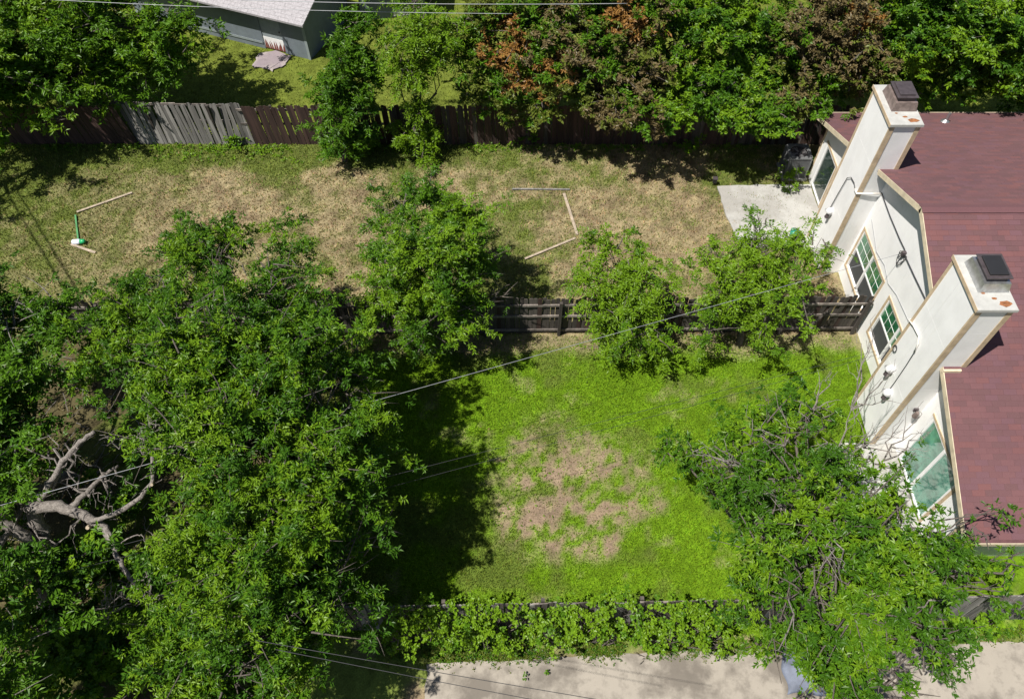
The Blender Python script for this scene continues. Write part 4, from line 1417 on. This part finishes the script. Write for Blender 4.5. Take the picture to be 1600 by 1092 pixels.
# second outbuilding, right behind the shed, only its white porch edge shows
nb = empty('outbuilding', (-5.2, 33.2, 0), 0.15)
tag(nb, 'white roofed outbuilding at the top edge, right of the grey shed', 'building')
MB().box(-1.8, 1.2, 0.1, 3, 0, 1.9).build('wall', M['grey_panel'], nb)
MB().prism([(-2.1, -0.3, 1.95), (1.5, -0.3, 1.95), (1.5, 1.6, 2.6), (-2.1, 1.6, 2.6)], (0, 0, 0.08)).build('roof', M['cap_metal'], nb)
MB().box(-0.3, 0.5, 0.05, 0.098, 0.1, 1.8).build('door', M['white'], nb)
fh = empty('far_house', (24.0, 34.0, 0), -0.2)
tag(fh, 'pale building glimpsed through the trees in the top right corner', 'building')
MB().box(-2, 4, 0, 3, 0, 2.4).build('wall', M['white'], fh)
MB().prism([(-2.4, -0.4, 2.4), (4.4, -0.4, 2.4), (4.4, 1.7, 3.3), (-2.4, 1.7, 3.3)], (0, 0, 0.1)).build('roof', M['grey_shingle'], fh)

# ------------------------------------------------------------------ things in the yards
def board(name, a, b, w, label, mat='board_wood', th=0.03, cat='board', z=0.03):
    a = np.array(a); b = np.array(b)
    c = 0.5 * (a + b); L = np.linalg.norm((b - a)[:2])
    o = MB().box(-L / 2, L / 2, -w / 2, w / 2, 0, th).build(name, M[mat], None, False, 0.004)
    o.location = (c[0], c[1], z)
    o.rotation_euler = (0.02, 0.01, math.atan2(b[1] - a[1], b[0] - a[0]))
    tag(o, label, cat, 'boards lying in the far yard' if name == 'board' else None)
    return o


board('board', at(121, 333), at(207, 302), 0.085, 'pale board lying in the far left of the dry yard, meeting the green strip')
board('board', at(112, 383), at(150, 396), 0.09, 'short board at the left, beside the white and green bottle')
board('board', at(800, 297), at(890, 297), 0.07, 'thin grey board lying level, farthest of the three by the middle', 'grey_fence')
board('board', at(881, 304), at(902, 368), 0.10, 'brown board pointing toward the camera, joining the other two in the middle')
board('board', at(820, 406), at(899, 373), 0.08, 'pale diagonal board, nearest of the three in the middle of the dry yard')
board('strip', at(119, 338), at(123, 375), 0.06, 'narrow green painted strip running from the pale board to the bottle', 'green_paint', 0.04, 'strip')
pb = at(125, 381)
bo = empty('plastic_bottle', (pb[0], pb[1], 0.11), 0.1)
tag(bo, 'white plastic bottle with green end lying beside the short board', 'bottle')
MB().tube([(-0.24, 0, 0), (-0.2, 0, 0), (0.02, 0, 0), (0.06, 0, 0)], [0.04, 0.09, 0.1, 0.095], 14).build('body', M['white_plastic'], bo, True)
MB().tube([(0.062, 0, 0), (0.2, 0, 0), (0.24, 0, 0)], [0.09, 0.085, 0.04], 14).build('green_end', M['green_plastic'], bo, True)
pk = at(1115, 289)
lt = empty('yard_light', (pk[0], pk[1], 0))
tag(lt, 'small black box shaped yard light at the far corner of the patio', 'light')
MB().box(-0.07, 0.07, -0.07, 0.07, 0.12, 0.32).build('housing', M['black'], lt, False, 0.01)
MB().tube([(0, 0, -0.02), (0, 0, 0.12)], 0.02, 6).build('stake', M['black'], lt)
MB().box(-0.09, 0.09, -0.09, 0.09, 0.322, 0.345).build('lid', M['dark_metal'], lt)
pt = at(1238, 372)
bk = empty('bucket', (pt[0], pt[1], 0.06))
tag(bk, 'teal bucket on the patio behind the tree leaves', 'bucket')
mb = MB()
mb.tube([(0, 0, 0), (0, 0, 0.005), (0, 0, 0.3)], [0.02, 0.13, 0.17], 16)
mb.build('pail', M['teal'], bk, True)
MB().tube([(0.18 * math.cos(q), 0, 0.3 + 0.12 * math.sin(q)) for q in np.linspace(0, math.pi, 10)], 0.006, 5).build('handle', M['metal'], bk)

# air conditioner
ac = empty('air_conditioner', (10.84, 22.72, 0), 0.0)
ac.scale = (1.0, 1.0, 1.2)
tag(ac, 'grey outdoor air conditioner with round fan grille beside the house corner', 'air conditioner')
MB().box(-0.48, 0.48, -0.48, 0.48, 0, 0.08).build('base_pad', M['patio'], ac)
MB().box(-0.38, 0.38, -0.38, 0.38, 0.085, 0.80).build('core', M['black'], ac)
for (sx, sy) in ((-1, -1), (-1, 1), (1, -1), (1, 1)):
    MB().box(min(sx * 0.36, sx * 0.42), max(sx * 0.36, sx * 0.42), min(sy * 0.36, sy * 0.42), max(sy * 0.36, sy * 0.42), 0.083, 0.84).build('corner_post', M['ac_grey'], ac)
for k in range(15):
    z = 0.12 + k * 0.047
    for (x0, x1, y0, y1) in ((-0.36, 0.36, -0.415, -0.385), (-0.36, 0.36, 0.385, 0.415), (-0.415, -0.385, -0.36, 0.36), (0.385, 0.415, -0.36, 0.36)):
        MB().box(x0, x1, y0, y1, z, z + 0.024).build('louver', M['ac_grey'], ac)
topm = MB()
n = 28
for k in range(n):
    a0, a1 = 2 * math.pi * k / n, 2 * math.pi * (k + 1) / n
    def sq(a):
        c, s = math.cos(a), math.sin(a); m = max(abs(c), abs(s)); return (0.43 * c / m, 0.43 * s / m)
    (xa, ya), (xb, yb) = sq(a0), sq(a1)
    topm.prism([(0.33 * math.cos(a0), 0.33 * math.sin(a0), 0.845), (xa, ya, 0.845), (xb, yb, 0.845), (0.33 * math.cos(a1), 0.33 * math.sin(a1), 0.845)], (0, 0, 0.04))
topm.build('top_cover', M['ac_grey'], ac)
gr = MB()
for rad in (0.06, 0.12, 0.18, 0.24, 0.30):
    gr.tube([(rad * math.cos(q), rad * math.sin(q), 0.88) for q in np.linspace(0, 2 * math.pi, 25)], 0.005, 4)
for k in range(12):
    a = k * math.pi / 6
    gr.tube([(0.05 * math.cos(a), 0.05 * math.sin(a), 0.885), (0.33 * math.cos(a), 0.33 * math.sin(a), 0.885)], 0.005, 4)
gr.build('fan_grille', M['dark_metal'], ac)
for k in range(4):
    a = k * math.pi / 2 + 0.3
    c, s = math.cos(a), math.sin(a)
    MB().poly([(0.04 * c - 0.03 * s, 0.04 * s + 0.03 * c, 0.83), (0.30 * c - 0.10 * s, 0.30 * s + 0.10 * c, 0.845), (0.30 * c + 0.10 * s, 0.30 * s - 0.10 * c, 0.815), (0.04 * c + 0.03 * s, 0.04 * s - 0.03 * c, 0.815)]).build('fan_blade', M['metal'], ac)

# blue-grey sheet under the right hand tree
gx, gy = np.meshgrid(np.linspace(0, 1, 26), np.linspace(0, 1, 22))
hz = 0.34 * np.sin(np.pi * np.clip(gx, .02, .98)) ** 0.5 * np.sin(np.pi * np.clip(gy, .02, .98)) ** 0.5 + 0.10 * (fbm2(gx * 4, gy * 4, 1.1, 4) - 0.5)
V = np.stack([(gx - .5) * 1.9 + 0.05 * np.sin(gy * 9), (gy - .5) * 1.1 + 0.05 * np.sin(gx * 11), np.maximum(hz, 0.01)], -1).reshape(-1, 3)
i = np.arange(22 * 26).reshape(22, 26)
Fq = np.stack([i[:-1, :-1], i[:-1, 1:], i[1:, 1:], i[1:, :-1]], -1).reshape(-1, 4)
tp = bpy.data.objects.new('tarp', np_mesh('tarp', V, Fq, M['tarp'], smooth=True))
link(tp)
tp.location = (7.75, 4.45, 0.06)
tag(tp, 'crumpled blue grey sheet on the concrete, half hidden under the right hand tree', 'tarp')
sm = tp.modifiers.new('thickness', 'SOLIDIFY'); sm.thickness = 0.006


# ------------------------------------------------------------------ overhead cables
def cable(label, a, b, rad, mat, sag=0.25, name='overhead_cable', group=None):
    a = np.array(a, float); b = np.array(b, float)
    t = np.linspace(0, 1, 40)
    p = a + (b - a) * t[:, None]
    p[:, 2] -= sag * 4 * t * (1 - t)
    o = MB().tube(p - a, rad, 6).build(name, M[mat], None, True)
    o.location = a
    tag(o, label, 'cable', group)


cable('pale service cable crossing from the left trees to the bracket on the gable', at(-20, 795, 4.6), (XW - 0.1, 15.07, 3.84), 0.007, 'cable_grey', 0.0)
cable('thin black cable below the pale one, ending at the near chimney, upper of its pair', at(-20, 905, 4.4), (CX0 - 0.05, 12.33, 3.06), 0.0055, 'cable_black', 0.0)
cable('thin black cable ending at the near chimney, lower of its pair', at(-20, 925, 4.3), (CX0 - 0.05, 12.30, 2.9), 0.005, 'cable_black', 0.12)
cable('upper of the pale wires crossing the shed roof', at(200, -6, 7.0), at(980, 6, 7.0), 0.010, 'cable_grey', 0.12)
cable('lower of the pale wires crossing the shed roof', at(60, -1, 6.6), at(800, 22, 6.6), 0.008, 'cable_grey', 0.1)
cable('upper dark wire over the bottom driveway', at(400, 1000, 6.0), at(1010, 1105, 5.6), 0.006, 'cable_black', 0.05)
cable('lower dark wire over the bottom driveway', at(430, 1014, 6.0), at(900, 1105, 5.6), 0.006, 'cable_black', 0.05)
s0, s1 = at(5, 290), at(85, 425)
for k, off in enumerate((0.0, 0.42)):
    h = 8.5
    sh = np.array([SUN.x, SUN.y]) / SUN.z * h
    d = (s1 - s0)
    a = s0 - d * 1.2 + [off, 0, 0]; b_ = s1 + d * 0.6 + [off, 0, 0]
    cable('overhead line off the left edge, %s of its pair' % ('left' if k == 0 else 'right'), (a[0] + sh[0], a[1] + sh[1], h), (b_[0] + sh[0], b_[1] + sh[1], h), 0.03, 'cable_black', 0.0)
